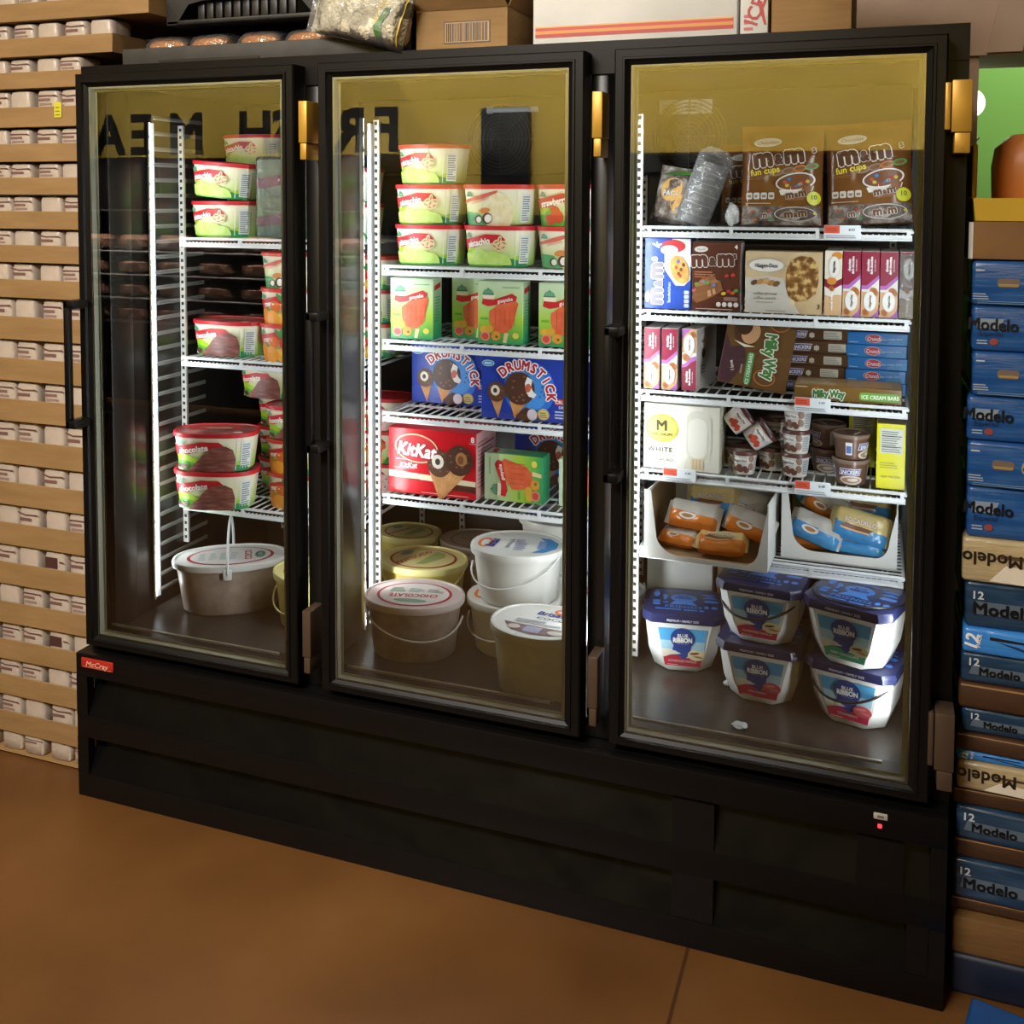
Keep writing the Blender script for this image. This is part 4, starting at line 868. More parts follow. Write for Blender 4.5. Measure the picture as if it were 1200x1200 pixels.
def flat_box(kind):
    if kind == 'snick':
        W, D, H = .158, .14, .031; mb = MB(); f, s, t = plain_box(mb, W, D, H, '#5a3f2a/0.3', '#5f4630', '#8a6a48')
        f.poly([(.012, .006), (.056, .006), (.062, .023), (.018, .023)], '#f2f0f6', 1).poly([(.0135, .0075), (.055, .0075), (.0605, .0215), (.019, .0215)], '#4a3fa0', 2).text('SNICKERS', .037, .0145, .0085, '#ffffff', 4, 2, .03, .15, .78); f.rect(.066, .008, .078, .018, '#d9d2c4', 2).rect(.07, .006, .074, .02, '#d9d2c4', 2)
        f.rrect(.1, .005, .143, .025, .002, '#d5d2c8', 2).lines(.102, .007, .141, .023, 4, '#9a968c', 3); t.rect(.06, .02, .12, .1, '#6a5038', 1).rect(.064, .01, .13, .05, '#bcb4a4', 2).lines(.068, .014, .126, .046, 5, '#7a7468', 3)
    elif kind == 'crunch':
        W, D, H = .14, .13, .030; mb = MB(); f, s, t = plain_box(mb, W, D, H, '#2a7fd0/0.3', '#2f78bc', '#1f64ac')
        f.ell(.062, .0155, .020, .0105, '#e6d8da', 1).ell(.062, .0155, .0188, .0092, '#c8384a', 2).text('Crunch', .062, .0155, .0095, '#ffe9ec', 4, 0, .03, .15, .8); f.text('ice cream bars', .105, .016, .0055, '#d3e8fb', 2, 4, .01); f.rect(.006, .005, .026, .0065, '#bcd9f2', 1)
        f.poly([(.09, .002), (.138, .002), (.138, .02), (.1, .012)], '#4f9ada', 1)
    else:
        W, D, H = .242, .11, .036; mb = MB(); f, s, t = plain_box(mb, W, D, H, '#7a5a2c/0.3', '#a8834a', '#6a4e28')
        f.ring(.052, .018, .014, .013, .0018, '#c8803c', 1).text('Milky Way', .078, .0175, .018, '#3f7a3f', 4, 2, .05, .1, .72, .92, '#f0f2e4', .08); f.rrect(.148, .006, .238, .025, .007, '#6aa83c', 1).text('ICE CREAM BARS', .194, .0155, .0092, '#eef6e0', 3, 1, .03, 0, .86); f.rect(.004, .03, .03, .032, '#d8c8a0', 1)
        t.lines(.01, .02, .1, .09, 5, '#cfc2a4', 1).rect(.12, .01, .22, .09, '#b8914e', 1)
    return tag(mb.build('ice_cream_bar_box'), 'x', 'ice cream box')
def magnum_box():
    W, D, H = .19, .11, .165; mb = MB(); f, s, t = plain_box(mb, W, D, H, '#e0ddd0/0.6', '#d9d6c8', '#cfccb8')
    f.poly([(.05, .001), (.1, .04), (.07, H*.6), (.09, H-.002), (.15, H-.002), (.12, .06), (.1, .001)], '#eceadf', 1).rrect(.108, .03, .17, H-.012, .024, '#dcd9cb', 2).rrect(.112, .034, .16, H-.03, .022, '#e9e7dc', 3).rrect(.12, .006, .15, .034, .004, '#e0cfae', 3)
    for k in range(3): f.rect(.124+.008*k, .008, .128+.008*k, .032, '#cdb994', 4)
    f.ell(.046, .104, .042, .036, '#e0cc4e', 3, 0, 32).ell(.046, .104, .037, .031, '#eedd72', 4, 0, 32); f.text('M', .046, .112, .026, '#4f4424', 6, 0, .045, 0, 1.05).text('MAGNUM', .046, .089, .008, '#5f5228', 6, 0, .02, 0, 1.1).text('ice cream', .046, .079, .005, '#7f7038', 6, 0, .01); f.ring(.046, .131, .006, .004, .0012, '#5f5228', 6, 14)
    f.text('WHITE', .042, .05, .012, '#4a4a3c', 3, 0, .015, 0, 1.1, 1.15).text('CHOCOLATE', .042, .037, .006, '#8a8a78', 3, 0, .0).text('10% CACAO', .042, .025, .008, '#6a6a58', 3, 0, .005, 0, 1.1); f.lines(.004, H-.02, .014, H-.012, 2, '#c8c6b8', 2); f.rect(.004, .014, .06, .016, '#d8d2a8', 2)
    t.rect(.05, .03, .16, .09, '#c9c6b4', 1); s.lines(.02, .03, .1, .14, 8, '#bcb9a4', 1)
    return tag(mb.build('ice_cream_bar_box'), 'x', 'ice cream box')
def yellow_box():
    W, D, H = .064, .15, .155; mb = MB(); f, s, t = plain_box(mb, W, D, H, '#e4e01e/0.35', '#a8a080', '#c8c83c')
    f.rect(.008, .085, .058, H-.012, '#dfe2da', 1).lines(.011, .088, .055, H-.015, 10, '#8a8e86', 2, .5).rect(.011, H-.03, .055, H-.028, '#3a3c38', 3).rect(.011, .1, .055, .1015, '#3a3c38', 3); f.lines(.008, .05, .05, .066, 3, '#b0ae2c', 1)
    f.text('KEEP FROZEN', .032, .03, .005, '#8a8828', 2, 0, .01)
    return tag(mb.build('ice_cream_bar_box'), 'x', 'ice cream box')
def cup(kind):
    big = kind == 'snick'; r, H = (.041, .056) if big else (.033, .053)
    t = thing('ice_cream_cup', 'x', 'ice cream cup'); mb = MB(); N = 36; tp = .84
    body = {'snick': '#6f5140/0.3', 'berry': '#ece4e0/0.35', 'choc': '#e6dfd8/0.35'}[kind]; rim = {'snick': '#8a7468/0.25', 'berry': '#5a2f34/0.3', 'choc': '#5f3a38/0.3'}[kind]
    mb.loft([sring(r*(tp+(1-tp)*z/H), r*(tp+(1-tp)*z/H), 2, N, z) for z in (0, .004, H/2, H)], body); P = Print(mb, contour_fn(r, r, 2, H, tp), .006, .0004)
    if big:
        P.poly([(-.032, .024), (.022, .024), (.026, .04), (-.028, .04)], '#f2f0f6', 1).poly([(-.030, .0255), (.021, .0255), (.0245, .0385), (-.027, .0385)], '#4a3fa0', 2).text('SNICKERS', -.003, .032, .0095, '#ffffff', 4, 2, .03, .12, .8)
        P.ell(0, .012, .03, .011, '#e4d8cc', 1).ell(.0, .012, .024, .007, '#a88a74', 2).ell(.004, .013, .014, .004, '#e9e0d4', 3); P.rect(.05, .01, .072, .046, '#dcdcdc', 1).lines(.052, .012, .07, .044, 7, '#8a8a8e', 2)
        P.rect(-.062, .012, -.046, .042, '#e9ecf4', 1).rect(-.06, .016, -.048, .034, '#5a78b8', 2)
    else:
        P.ell(-.004, .036, .024, .009, '#cfc6be', 1).ell(-.004, .036, .0228, .008, '#f6f4f0', 2).text('Häagen-Dazs', -.004, .036, .0062, '#4a3f48', 4, 0, .02, 0, .78)
        cc = '#c8503c' if kind == 'berry' else '#6a4434'
        for x, y in ((-.014, .014), (-.002, .012), (.008, .016), (-.006, .02), (.014, .011)): P.ell(x, y, .008, .0065, cc, 2, 20, 10)
        if kind == 'choc':
            for x, y in ((-.03, .03), (.026, .04), (-.034, .012), (.026, .02)): P.ell(x, y, .008, .01, '#9a7a68', 1, 20, 10)
        P.rect(.034, .006, .062, .046, '#dadcde', 1).lines(.036, .008, .06, .044, 8, '#83868c', 2, .5)
    mb.build('body', t); lm = MB()
    lm.loft([sring(r*q, r*q, 2, N, z) for q, z in ((1.0, H-.004), (1.05, H-.005), (1.07, H+.002), (1.03, H+.004), (.98, H+.004), (.95, H+.002))], rim, False, False); lm.add(sring(r*.95, r*.95, 2, N, H+.002), [tuple(range(N))], '#8f7266/0.3' if not big else '#7f6658/0.2')
    P = Print(lm, plane((0, 0, H+.002), (1, 0, 0), (0, 1, 0)))
    if not big: P.ell(0, .004, .02, .01, '#ece6e0', 1).ell(-.01, -.014, .009, .006, '#e0d4cc', 1).ell(.014, -.012, .008, .006, '#5f3a30', 1)
    else: P.ell(0, 0, .028, .012, '#5a463c', 1, 20).rect(-.02, -.018, .02, -.012, '#d8d0c8', 2)
    lm.build('lid', t); return t
def sandwich_pack(c1, c2, word):
    """pillow-wrapped ice-cream sandwich lying flat, long side to the front"""
    W, H, T = .128, .072, .042; mb = MB(); nu, nv = 22, 14; vs = {}
    def dep(u, v):
        q = abs(2*u/W); e = max(0, 1-max(0, (q-.72)/.2)**2)**.5 if q < .92 else .02; p = max(0, 1-abs(2*v/H)**4)**.5
        return T/2*max(.02, e*p)*(1+.06*sin(u*120+v*40)+.05*sin(v*150-u*60))
    for s in (-1, 1):
        P = [(W*(i/nu-.5), H*(j/nv-.5)) for j in range(nv+1) for i in range(nu+1)]
        pts = [(u, v*(1-.12*max(0, (abs(2*u/W)-.7)/.3)), T/2+s*dep(u, v)) for u, v in P]
        for j in range(nv):
            for i in range(nu):
                k = j*(nu+1)+i; f = (k, k+1, k+nu+2, k+nu+1)
                uc, vc = P[k]; m = c1 if (s > 0 and vc < -.01-.1*uc or s < 0) else c2
                if abs(2*uc/W) > .84: m = c2 if s > 0 else c1
                mb.add([pts[x] for x in f], [(0, 1, 2, 3) if s > 0 else (3, 2, 1, 0)], m)
    fr = lambda u, v, h: Vector((u, v, T/2+dep(u, v)+h+.0004)); Q = Print(mb, fr, .008, .0005)
    if word: Q.text(word, .0, .004, .011, '#f6ecd8', 3, 0, .03, 0, .8, 1, '#9a6a3c'); Q.poly([(-.04, -.014), (.02, -.016), (.03, -.008), (-.03, -.004)], '#7a4a30', 2).poly([(-.038, -.018), (.024, -.02), (.02, -.016), (-.04, -.014)], '#d9b48a', 2)
    else: Q.ell(-.01, -.016, .02, .009, '#e9e4dc', 2).ell(-.01, -.016, .013, .005, '#a8743c', 3)
    # merge the loose quads into one skin
    b = bmesh.new(); me = bpy.data.meshes.new('x'); me.from_pydata([tuple(v) for v in mb.v], [], mb.f); me.polygons.foreach_set('material_index', mb.k); b.from_mesh(me); bmesh.ops.remove_doubles(b, verts=b.verts[:], dist=.00012)
    o = mb.build('ice_cream_sandwich', None, 60); b.to_mesh(o.data); b.free(); bpy.data.meshes.remove(me)
    o.data.polygons.foreach_set('use_smooth', [True]*len(o.data.polygons)); o.data.set_sharp_from_angle(angle=R(60)); o.data.update()
    return tag(o, 'x', 'ice cream sandwich')
def tray_box(W, D, H, low):
    """open display carton with a scooped-out front"""
    mb = MB(); T = .003; t = thing('display_carton', 'x', 'carton')
    n = 10; cut = [(W*.055, H)]
    for i in range(n+1):
        q = pi/2*i/n; cut.append((W*.10+W*.20*(1-cos(q)), H*.30+low-(H*.30)*sin(q)+0))
    for i in range(n+1):
        q = pi/2*(1-i/n); cut.append((W*.93-W*.12*(1-cos(q)), H*.25+low-(H*.25)*sin(q)))
    cut.append((W*.985, H*.93))
    poly = [(0, 0), (W, 0), (W, H*.93)]+cut[::-1][1:]+[(0, H)]
    mb.prism(poly, plane((-W/2, -D/2+T, 0), (1, 0, 0), (0, 0, 1)), T, 'card_white', 'card_in'); mb.build('front_panel', t)
    mb = MB(); side = [(0, 0), (D, 0), (D, H*.9), (D*.5, H*.9), (0, H*.96)]
    mb.prism(side, plane((W/2-T, -D/2+T, 0), (0, 1, 0), (0, 0, 1)), T, 'card_white'); mb.prism([(D-x, z) for x, z in side], plane((-W/2+T, D/2+T, 0), (0, -1, 0), (0, 0, 1)), T, 'card_white')
    mb.box(-W/2+T+.0002, -W/2+T+.0012, -D/2+.004, D/2, .003, H*.89, 'card_in'); mb.box(W/2-T-.0012, W/2-T-.0002, -D/2+.004, D/2, .003, H*.89, 'card_in')
    mb.box(-W/2+T, W/2-T, D/2, D/2+T, 0, H*.9, 'card_white'); mb.box(-W/2+T, W/2-T, -D/2+T, D/2, .0005, .003, 'card_in')
    mb.rbox(W/2+.0001, W/2+.0006, -D*.1, -D*.1+.004, H*.45, H*.75, '#8a8a88', .0001, 1)
    mb.build('carton_body', t); return t
# ---------------------------------------------------------------- stacked trays of wrapped packs, left of the freezer
ORD = ['first', 'second', 'third', 'fourth', 'fifth', 'sixth', 'seventh', 'eighth', 'ninth', 'tenth', 'eleventh', 'twelfth', 'thirteenth', 'fourteenth', 'fifteenth', 'sixteenth', 'seventeenth', 'eighteenth', 'nineteenth', 'twentieth', 'twenty-first', 'twenty-second']
LZ = [.006, .067, .178, .286, .394, .508, .625, .743, .863, .988, 1.104, 1.223, 1.343, 1.443, 1.538, 1.634, 1.726, 1.822, 1.929, 2.017, 2.114, 2.21]
def pack(v):
    W, D, H = .078, .09, .098; mb = MB(); N = 28
    mb.loft([sring(W/2*k, D/2*k, 5, N, z*H) for k, z in ((.9, 0), (1, .06), (1, .86), (.95, .94), (.7, .985), (.2, 1.0))], 'pack')
    P = Print(mb, plane((0, -D/2, 0), (1, 0, 0), (0, 0, 1)), step=.0009); c = '#6a4a48'
    if v == 0: P.rect(-.03, .078, .034, .082, c).rect(-.028, .066, .012, .073, '#84665f').rect(-.024, .055, .018, .061, '#9a8078')
    elif v == 1: P.poly([(-.036, .081), (-.01, .075), (.036, .077), (.036, .081), (-.01, .079), (-.036, .085)], c).rect(-.03, .062, .014, .07, '#7a5a54')
    elif v == 2: P.rect(-.03, .054, .014, .082, '#4f3430').rect(.02, .07, .036, .074, c)
    return tag(mb.build('wrapped_pack'), 'x', 'pack')
packs = [Proto(pack, i) for i in range(4)]
trays = {}
rnd = random.Random(11)
for i, z in enumerate(LZ[:-1]):
    pitch = LZ[i+1]-z; lip = .003 if i == 0 else pitch*(.55 if i < 12 else .52); xr = -.05 if i < 19 else (.052 if i == 19 else .172); xl = -.62
    mb = MB(); mb.rbox(xl, xr, .084, .088, z, z+lip, 'card', .001, 1); mb.box(xl, xr, .0885, .47, z, z+.003, 'card'); mb.box(xl, xr, .466, .47, z+.003, z+lip, 'card'); mb.box(xl, xl+.003, .0885, .466, z+.003, z+lip, 'card'); mb.box(xr-.003, xr, .0885, .466, z+.003, z+lip, 'card')
    o = mb.build('cardboard_tray'); o.rotation_euler = (0, 0, R(rnd.uniform(-.35, .35)))
    tag(o, 'brown cardboard tray of wrapped packs, %s up from the floor, left of freezer' % ORD[i], 'tray', 'cardboard trays left of the freezer')
    if i == 18: mb = MB(); 
    x = xr-.05+rnd.uniform(-.012, .0); k = 0
    while x > max(-.47, xl+.05):
        v = (0, 3, 1, 3, 0, 1)[(k+i) % 6] if not (i in (3, 5) and k == 1) else 2
        H = pitch-.006
        packs[v].put('pale film-wrapped pack in the %s tray up, %s from its freezer end' % (ORD[i], ORD[k]), (x, .138+rnd.uniform(-.002, .004), z+.0035), rnd.uniform(-2, 2), 'wrapped packs in the trays', scale=(1, 1, H/.098))
        x -= .084+(.012 if k % 2 else 0); k += 1
# yellow price ticket stuck on the stack
mb = MB(); mb.rbox(-.148, -.123, .0815, .083, 1.846, 1.888, '#d8d03a', .0005, 1); Print(mb, plane((-.148, .0814, 1.846), (1, 0, 0), (0, 0, 1)), step=.0003).lines(.004, .006, .021, .036, 3, '#8a8420', 1, .3)
o = mb.build('price_ticket'); o.rotation_euler = (0, 0, 0); tag(o, 'small yellow price ticket stuck on the tray stack, beside the top of the freezer', 'ticket')
# ---------------------------------------------------------------- drinks cartons, right of the freezer
def drinks(kind, h):
    W, D = .42, .36; mb = MB(); base = {'a': 'bluecase', 'b': 'bluecase', 'gold': 'goldcase', 'dark': 'blueshade', 'bright': 'bluebright', 'tray': 'browntray'}[kind]
    mb.rbox(0, W, 0, D, 0, h, base, .008, 3); P = Print(mb, plane((0, 0, 0), (1, 0, 0), (0, 0, 1)), step=.0009)
    if kind == 'a':
        P.rrect(.045, h*.42, .085, h*.62, .006, '#7a6a5c', 1).rect(.048, h*.44, .083, h*.5, '#a8905c', 2).rrect(.098, h*.34, .22, h*.66, .012, '#a89a78', 1).rrect(.1, h*.4, .2, h*.56, .01, '#6f685e', 2); P.rect(.006, h*.78, .022, h*.81, '#cfd9e4', 1).lines(.002, h*.14, .032, h*.3, 3, '#a9b8c8', 1)
        for q in (.05, .09): P.poly([(.01, h*q), (.41, h*(q-.01)), (.41, h*(q+.03)), (.01, h*(q+.015))], '#6f93bd', 1)
    elif kind == 'b':
        P.poly([(.0085, h*.5), (.05, h*.5), (.058, h*.72), (.0085, h*.72)], '#8fa0b4', 1).text('Modelo', .038, h*.6, .024, '#10131a', 3, -2, .03, 0, .9).text('Especial', .034, h*.4, .010, '#16386a', 2, 0, .01).lines(.009, h*.16, .03, h*.28, 2, '#a9b8c8', 1).ell(.04, h*.22, .008, .007, '#9a4a44', 2)
        P.rrect(.11, h*.42, .2, h*.7, .01, '#a89a78', 1)
    elif kind == 'gold':
        P.text('Modelo', .055, h*.55, .026, '#2a2018', 2, 180, .03, 0, 1.0, 1, None); P.poly([(.05, .006), (.14, .004), (.13, h*.4), (.08, h*.45)], '#efe6d2', 1).rect(.07, h*.6, .13, h*.68, '#5a4632', 2)
    elif kind == 'dark':
        P.text('12', .022, h*.72, min(.016, h*.25), '#cfd6dc', 2, 0, .03, 0, 1.1); P.poly([(.014, h*.3), (.2, h*.3), (.2, h*.58), (.02, h*.58)], '#5f6e7c', 1).text('Modelo', .07, h*.44, h*.26, '#0c0e12', 3, 0, .04, 0, 1.1)
    elif kind == 'bright':
        P.text('12', .016, h*.47, min(.024, h*.5), '#ffffff', 2, 82, .04, .1).text('PACK', .03, h*.55, min(.008, h*.18), '#ffffff', 2, 82, .02); P.poly([(.05, h*.75), (.12, h*.7), (.12, h*.62), (.05, h*.62)], '#2a1c1c', 1).poly([(.06, h*.6), (.1, h*.5), (.15, h*.2), (.15, h*.12), (.1, h*.4)], '#24385a', 1)
    elif kind == 'tray':
        P.rect(.004, h*.9, .41, h*.96, '#b48652', 1)
    return mb.build('drinks_carton')
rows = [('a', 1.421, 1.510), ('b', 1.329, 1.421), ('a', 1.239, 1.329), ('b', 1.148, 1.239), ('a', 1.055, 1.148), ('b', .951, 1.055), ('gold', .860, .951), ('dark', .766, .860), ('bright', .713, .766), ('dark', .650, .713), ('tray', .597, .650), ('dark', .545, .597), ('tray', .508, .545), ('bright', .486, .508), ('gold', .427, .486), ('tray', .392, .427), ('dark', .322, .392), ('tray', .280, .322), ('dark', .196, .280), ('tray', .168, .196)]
desc = {'a': 'blue drinks carton with bottle pictures', 'b': 'blue drinks carton with black lettering on a pale band', 'gold': 'cream drinks carton with dark lettering', 'dark': 'shade-darkened blue drinks carton with 12 on its corner', 'bright': 'bright blue drinks carton', 'tray': 'plain brown cardboard drinks tray'}
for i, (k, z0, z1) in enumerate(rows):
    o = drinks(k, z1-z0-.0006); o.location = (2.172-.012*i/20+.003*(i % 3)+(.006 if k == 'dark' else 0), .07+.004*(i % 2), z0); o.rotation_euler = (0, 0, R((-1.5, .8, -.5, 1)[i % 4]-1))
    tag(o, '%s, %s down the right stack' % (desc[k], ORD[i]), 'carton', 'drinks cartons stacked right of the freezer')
g = thing('pallet', 'wooden deck on a navy blue plastic pallet under the drinks cartons', 'pallet', (2.168, .055, 0))
MB().rbox(0, .6, 0, .5, .088, .166, 'wood', .006).build('deck', g)
mb = MB(); mb.rbox(-.004, .62, -.002, .52, .001, .0875, 'palletblue', .012, 3); mb.build('base', g)
o = MB().rbox(0, .3, -.24, 0, .001, .035, 'bluecase', .008, 3).build('drinks_carton'); o.location = (2.205, .015, 0); o.rotation_euler = (0, 0, R(-14)); tag(o, 'flat blue carton lying on the floor in front of the navy pallet', 'carton')
mb = MB(); mb.rbox(2.172, 2.58, .075, .42, 1.512, 1.588, 'card_dark', .004); mb.box(2.164, 2.172, .08, .3, 1.513, 1.586, 'card_white')
tag(mb.build('cardboard_box'), 'brown cardboard box lying on top of the blue drinks cartons', 'box')
g = thing('yellow_tray', 'open yellow tray on top of the brown box, holding an orange bag', 'tray', (2.175, .078, 1.589))
mb = MB(); mb.loft([[Vector(p) for p in ((0, 0, .0), (.4, 0, 0), (.4, .4, 0), (0, .4, 0))], [Vector(p) for p in ((-.005, -.005, .045), (.405, -.005, .045), (.405, .405, .045), (-.005, .405, .045))]], '#d8b03a', True, False); mb.box(0, .4, .0, .4, .001, .012, '#d8b03a')
mb.rbox(-.004, .006, .06, .4, .045, .155, '#d9b96a', .003); mb.build('tray_body', g)
mb = MB(); N = 32; mb.loft([sring(.15*k, .1*k, 5, N, z) for k, z in ((.9, 0), (1, .02), (1.02, .1), (.98, .14), (.8, .165), (.2, .175))], 'orange_fruit'); o = mb.build('orange_bag'); o.location = (2.375, .28, 1.602); tag(o, 'rounded orange bag standing in the yellow tray', 'bag')
# globe lamp on the green wall
g = thing('globe_lamp', 'small round white lamp glowing against the green wall', 'lamp', (2.262, 1.55, 1.865))
mb = MB(); mb.loft([sring(max(.001, .048*sin(pi*k/14)), max(.001, .048*sin(pi*k/14)), 2, 28, .082-.048*cos(pi*k/14)) for k in range(15)], 'globe'); mb.build('globe', g)
mb = MB(); mb.tube([(0, 0, .036), (0, 0, -.03), (.02, .0, -.045), (.03, 0, -.03)], .006, '#e6e2da', 8); mb.tube([(0, 0, 0), (0, .75, 0)], .006, '#e6e2da', 6); mb.build('bracket', g)
# ---------------------------------------------------------------- things on top of the freezer
g = thing('bread_tray', 'dark grey plastic bread tray on top of the freezer, under the black crate', 'tray', (0, 0, 1.9785))
mb = MB(); mb.rbox(.07, .925, .10, .108, 0, .046, 'tray', .003); mb.rbox(.19, .50, .0975, .1, .004, .012, '#1d1b19', .001, 1); mb.box(.07, .925, .108, .6, 0, .006, 'tray')
mb.box(.07, .078, .3, .6, .006, .108, 'tray'); mb.box(.917, .925, .3, .6, .006, .108, 'tray'); mb.box(.078, .917, .592, .6, .006, .108, 'tray'); mb.build('tray_body', g)
g = thing('plastic_crate', 'black plastic crate with a long hand slot, above the bread bags on freezer', 'crate', (0, 0, 2.088))
mb = MB(); mb.rbox(.185, .925, .14, .62, 0, .012, 'crate', .003)
fp = [(.185, .0), (.215, .0), (.255, .052), (.30, .06), (.56, .066), (.60, .045), (.63, .012), (.925, .012), (.925, .42), (.185, .42)]
mb.prism(fp, plane((0, .148, 0), (1, 0, 0), (0, 0, 1)), .008, 'crate'); mb.box(.185, .193, .15, .62, .01, .42, 'crate'); mb.box(.917, .925, .15, .62, .01, .42, 'crate'); mb.box(.19, .92, .612, .62, .01, .42, 'crate')
mb.rbox(.3, .56, .132, .142, .07, .078, 'crate', .002); mb.build('crate_body', g)
mb = MB(); 
for k in range(11): mb.rbox(.27+.028*k, .292+.028*k, .158, .17, .014, .06, 'crate', .004)
mb.build('inner_rib', g)
def loaf():
    t = thing('bread_bag', 'x', 'bread'); mb = MB(); N = 24; b = []
    for k, x in ((.2, -.068), (.75, -.062), (1, -.045), (1.03, 0), (1, .045), (.75, .062), (.2, .068)): b.append([Vector((x, .09*k*cos(2*pi*i/N), .028+.026*k*sin(2*pi*i/N))) for i in range(N)])
    mb.loft(b, 'bread'); mb.build('loaf', t)
    mb = MB(); b = []
    for k, x in ((.1, -.082), (.82, -.070), (1.05, -.045), (1.09, 0), (1.05, .045), (.82, .070), (.1, .082)): b.append([Vector((x, .092*k*cos(2*pi*i/N), .0285+.0275*k*sin(2*pi*i/N)*(1+.05*sin(7*i)))) for i in range(N)])
    mb.loft(b, 'poly_bread', False, False); mb.build('clear_film', t); return t
pl = Proto(loaf)
for k in range(5): pl.put('%s bag of brown bread rolls from the left in the grey tray' % ORD[k], (.165+.148*k, .222, 1.989), (8, -4, 3, -6, 5, -3)[k], 'bread bags in the tray', scale=(.88, 1.0, 1.4))
def pasta():
    t = thing('pasta_bag', 'pale pasta in a clear bag with yellow-green label, by the open cardboard box', 'bag')
    mb = MB(); fn = pillow(mb, .125, .26, .085, 'beans', 16, 24, .05, .10, 9); P = Print(mb, fn, .012, .0012)
    P.poly([(-.062, .005), (.06, .005), (.06, .04), (.02, .07), (-.062, .05)], '#d8b83a', 1).poly([(-.062, .03), (-.01, .045), (.03, .03), (.03, .045), (-.02, .062), (-.062, .048)], '#4a7a3a', 2); mb.build('contents', t)
    mb = MB(); pillow(mb, .13, .275, .089, 'poly', 16, 24, .02, .05, 5); mb.build('clear_film', t); return t
o = pasta(); o.location = (.938, .056, 2.032); o.rotation_euler = (R(-6), R(-75), R(3))
g = thing('cardboard_box', 'open brown cardboard box with a barcode panel and one flap out, on freezer', 'box', (.94, .1, 1.9785))
mb = MB(); mb.box(0, .232, 0, .004, 0, .098, 'card'); mb.box(0, .004, .004, .3, 0, .098, 'card'); mb.box(.228, .232, .004, .3, 0, .098, 'card'); mb.box(.004, .228, .296, .3, 0, .098, 'card'); mb.box(.004, .228, .004, .296, 0, .004, 'card')
P = Print(mb, plane((0, 0, 0), (1, 0, 0), (0, 0, 1))); P.rect(.072, .016, .19, .068, '#3a2a1a', 1).rect(.0745, .0185, .1875, .0655, '#b08a58', 2); x = .078; q = random.Random(5)
while x < .183:
    wv = q.choice((.0012, .002, .003)); P.rect(x, .021, x+wv, .063, '#2a1e14', 3); x += wv+q.choice((.0014, .002, .003))
mb.build('box_body', g)
mb = MB(); mb.prism([(0, 0), (.234, 0), (.222, .075), (-.006, .075)], plane((0, -.002, .098), (1, 0, 0), (0, -.6, .62)), .003, 'card'); mb.build('flap', g)
mb = MB(); mb.prism([(.004, .0), (.3, 0), (.3, .12), (.03, .12)], plane((.232, 0, .098), (0, 1, 0), (.35, 0, .9)), .003, 'card_dark'); mb.build('flap', g)
mb = MB(); mb.rbox(1.24, 1.70, .085, .45, 1.9785, 2.35, 'card_white', .003); P = Print(mb, plane((1.24, .0848, 1.9785), (1, 0, 0), (0, 0, 1)))
P.rect(.006, .016, .452, .024, '#b8322a', 1).rect(.006, .024, .452, .031, '#d8923c', 1).rect(.006, .031, .452, .038, '#c8402c', 1).rect(.006, .038, .452, .041, '#e0b060', 1); P.text('KEEP FROZEN', .11, .115, .014, '#b8322a', 2, 0, .02).text('KEEP FROZEN', .34, .115, .014, '#b8322a', 2, 0, .02)
tag(mb.build('cardboard_box'), 'large white box with red and orange stripes along its base, on the freezer', 'box')
mb = MB(); mb.rbox(1.706, 1.764, .085, .45, 1.9785, 2.3, 'card_white', .002); P = Print(mb, plane((1.706, .0848, 1.9785), (1, 0, 0), (0, 0, 1))); P.text('ICE', .03, .05, .03, '#b8322a', 2, 70, .02).poly([(.035, .07), (.045, .07), (.055, .02), (.05, .02)], '#b8322a', 1).lines(.008, .01, .028, .05, 3, '#c86a60', 1)
tag(mb.build('cardboard_box'), 'narrow white box with slanted red lettering, between striped box and plain brown box', 'box')
tag(MB().rbox(1.77, 1.932, .09, .45, 1.9785, 2.3, 'card', .003).build('cardboard_box'), 'plain brown upright box on the freezer, rightmost of the boxes there', 'box')
# ---------------------------------------------------------------- products on the shelves
TB = {f: Proto(oval_tub, f) for f in ('pistachio', 'chocolate', 'mango', 'strawberry', 'coconut')}
def tub(f, label, x, y, z, rz=0, s=(1, 1, 1), rot=None, g='oval ice cream tubs'): return TB[f].put(label, (x, y, z), rz, g, rot, s)
LS = (1.17, 1.05, 1.05)
# left door
z = 1.5125
tub('pistachio', 'pistachio tub, bottom of the front stack on the left door top shelf', .155, .452, z, -7, LS)
tub('pistachio', 'pistachio tub tilted on another one, left door top shelf', .155, .452, z+.115, 0, LS, (0, R(4.5), R(-6)))
for k in range(2): tub('pistachio', 'pistachio tub in the shaded rear stack, %s, left door top shelf' % ('bottom', 'middle')[k], .165, .584, z+.103*k, -2, (1.05, .92, 1.025))
tub('pistachio', 'pistachio tub topmost and farthest back, left door top shelf', .165, .584, z+.206, -2, (1.05, .92, 1.025))
for k in range(2): tub('pistachio', 'dim pistachio tub beside the cling-filmed ones, %s, left door top shelf' % ('lower', 'upper')[k], .425, .588, z+.105*k, -4, (1.05, .9, 1.04))
for k in range(2): tub(('chocolate', 'strawberry')[k], '%s tub at the right end of the left door top shelf' % ('lower chocolate', 'upper strawberry')[k], .56, .475, z+.1*k, 2, (.9, 1, 1))
z = 1.1575
tub('chocolate', 'chocolate tub alone at the left of the left door middle shelf', .160, .452, z, -2, LS)
for k in range(3): tub(('mango', 'mango', 'coconut')[k], '%s in the triple stack on the left door middle shelf' % ('bottom mango tub', 'second mango tub', 'coconut tub')[k], .378+.004*k, .452, z+.1045*k, 2*k-2, (.98, 1.05, 1.045))
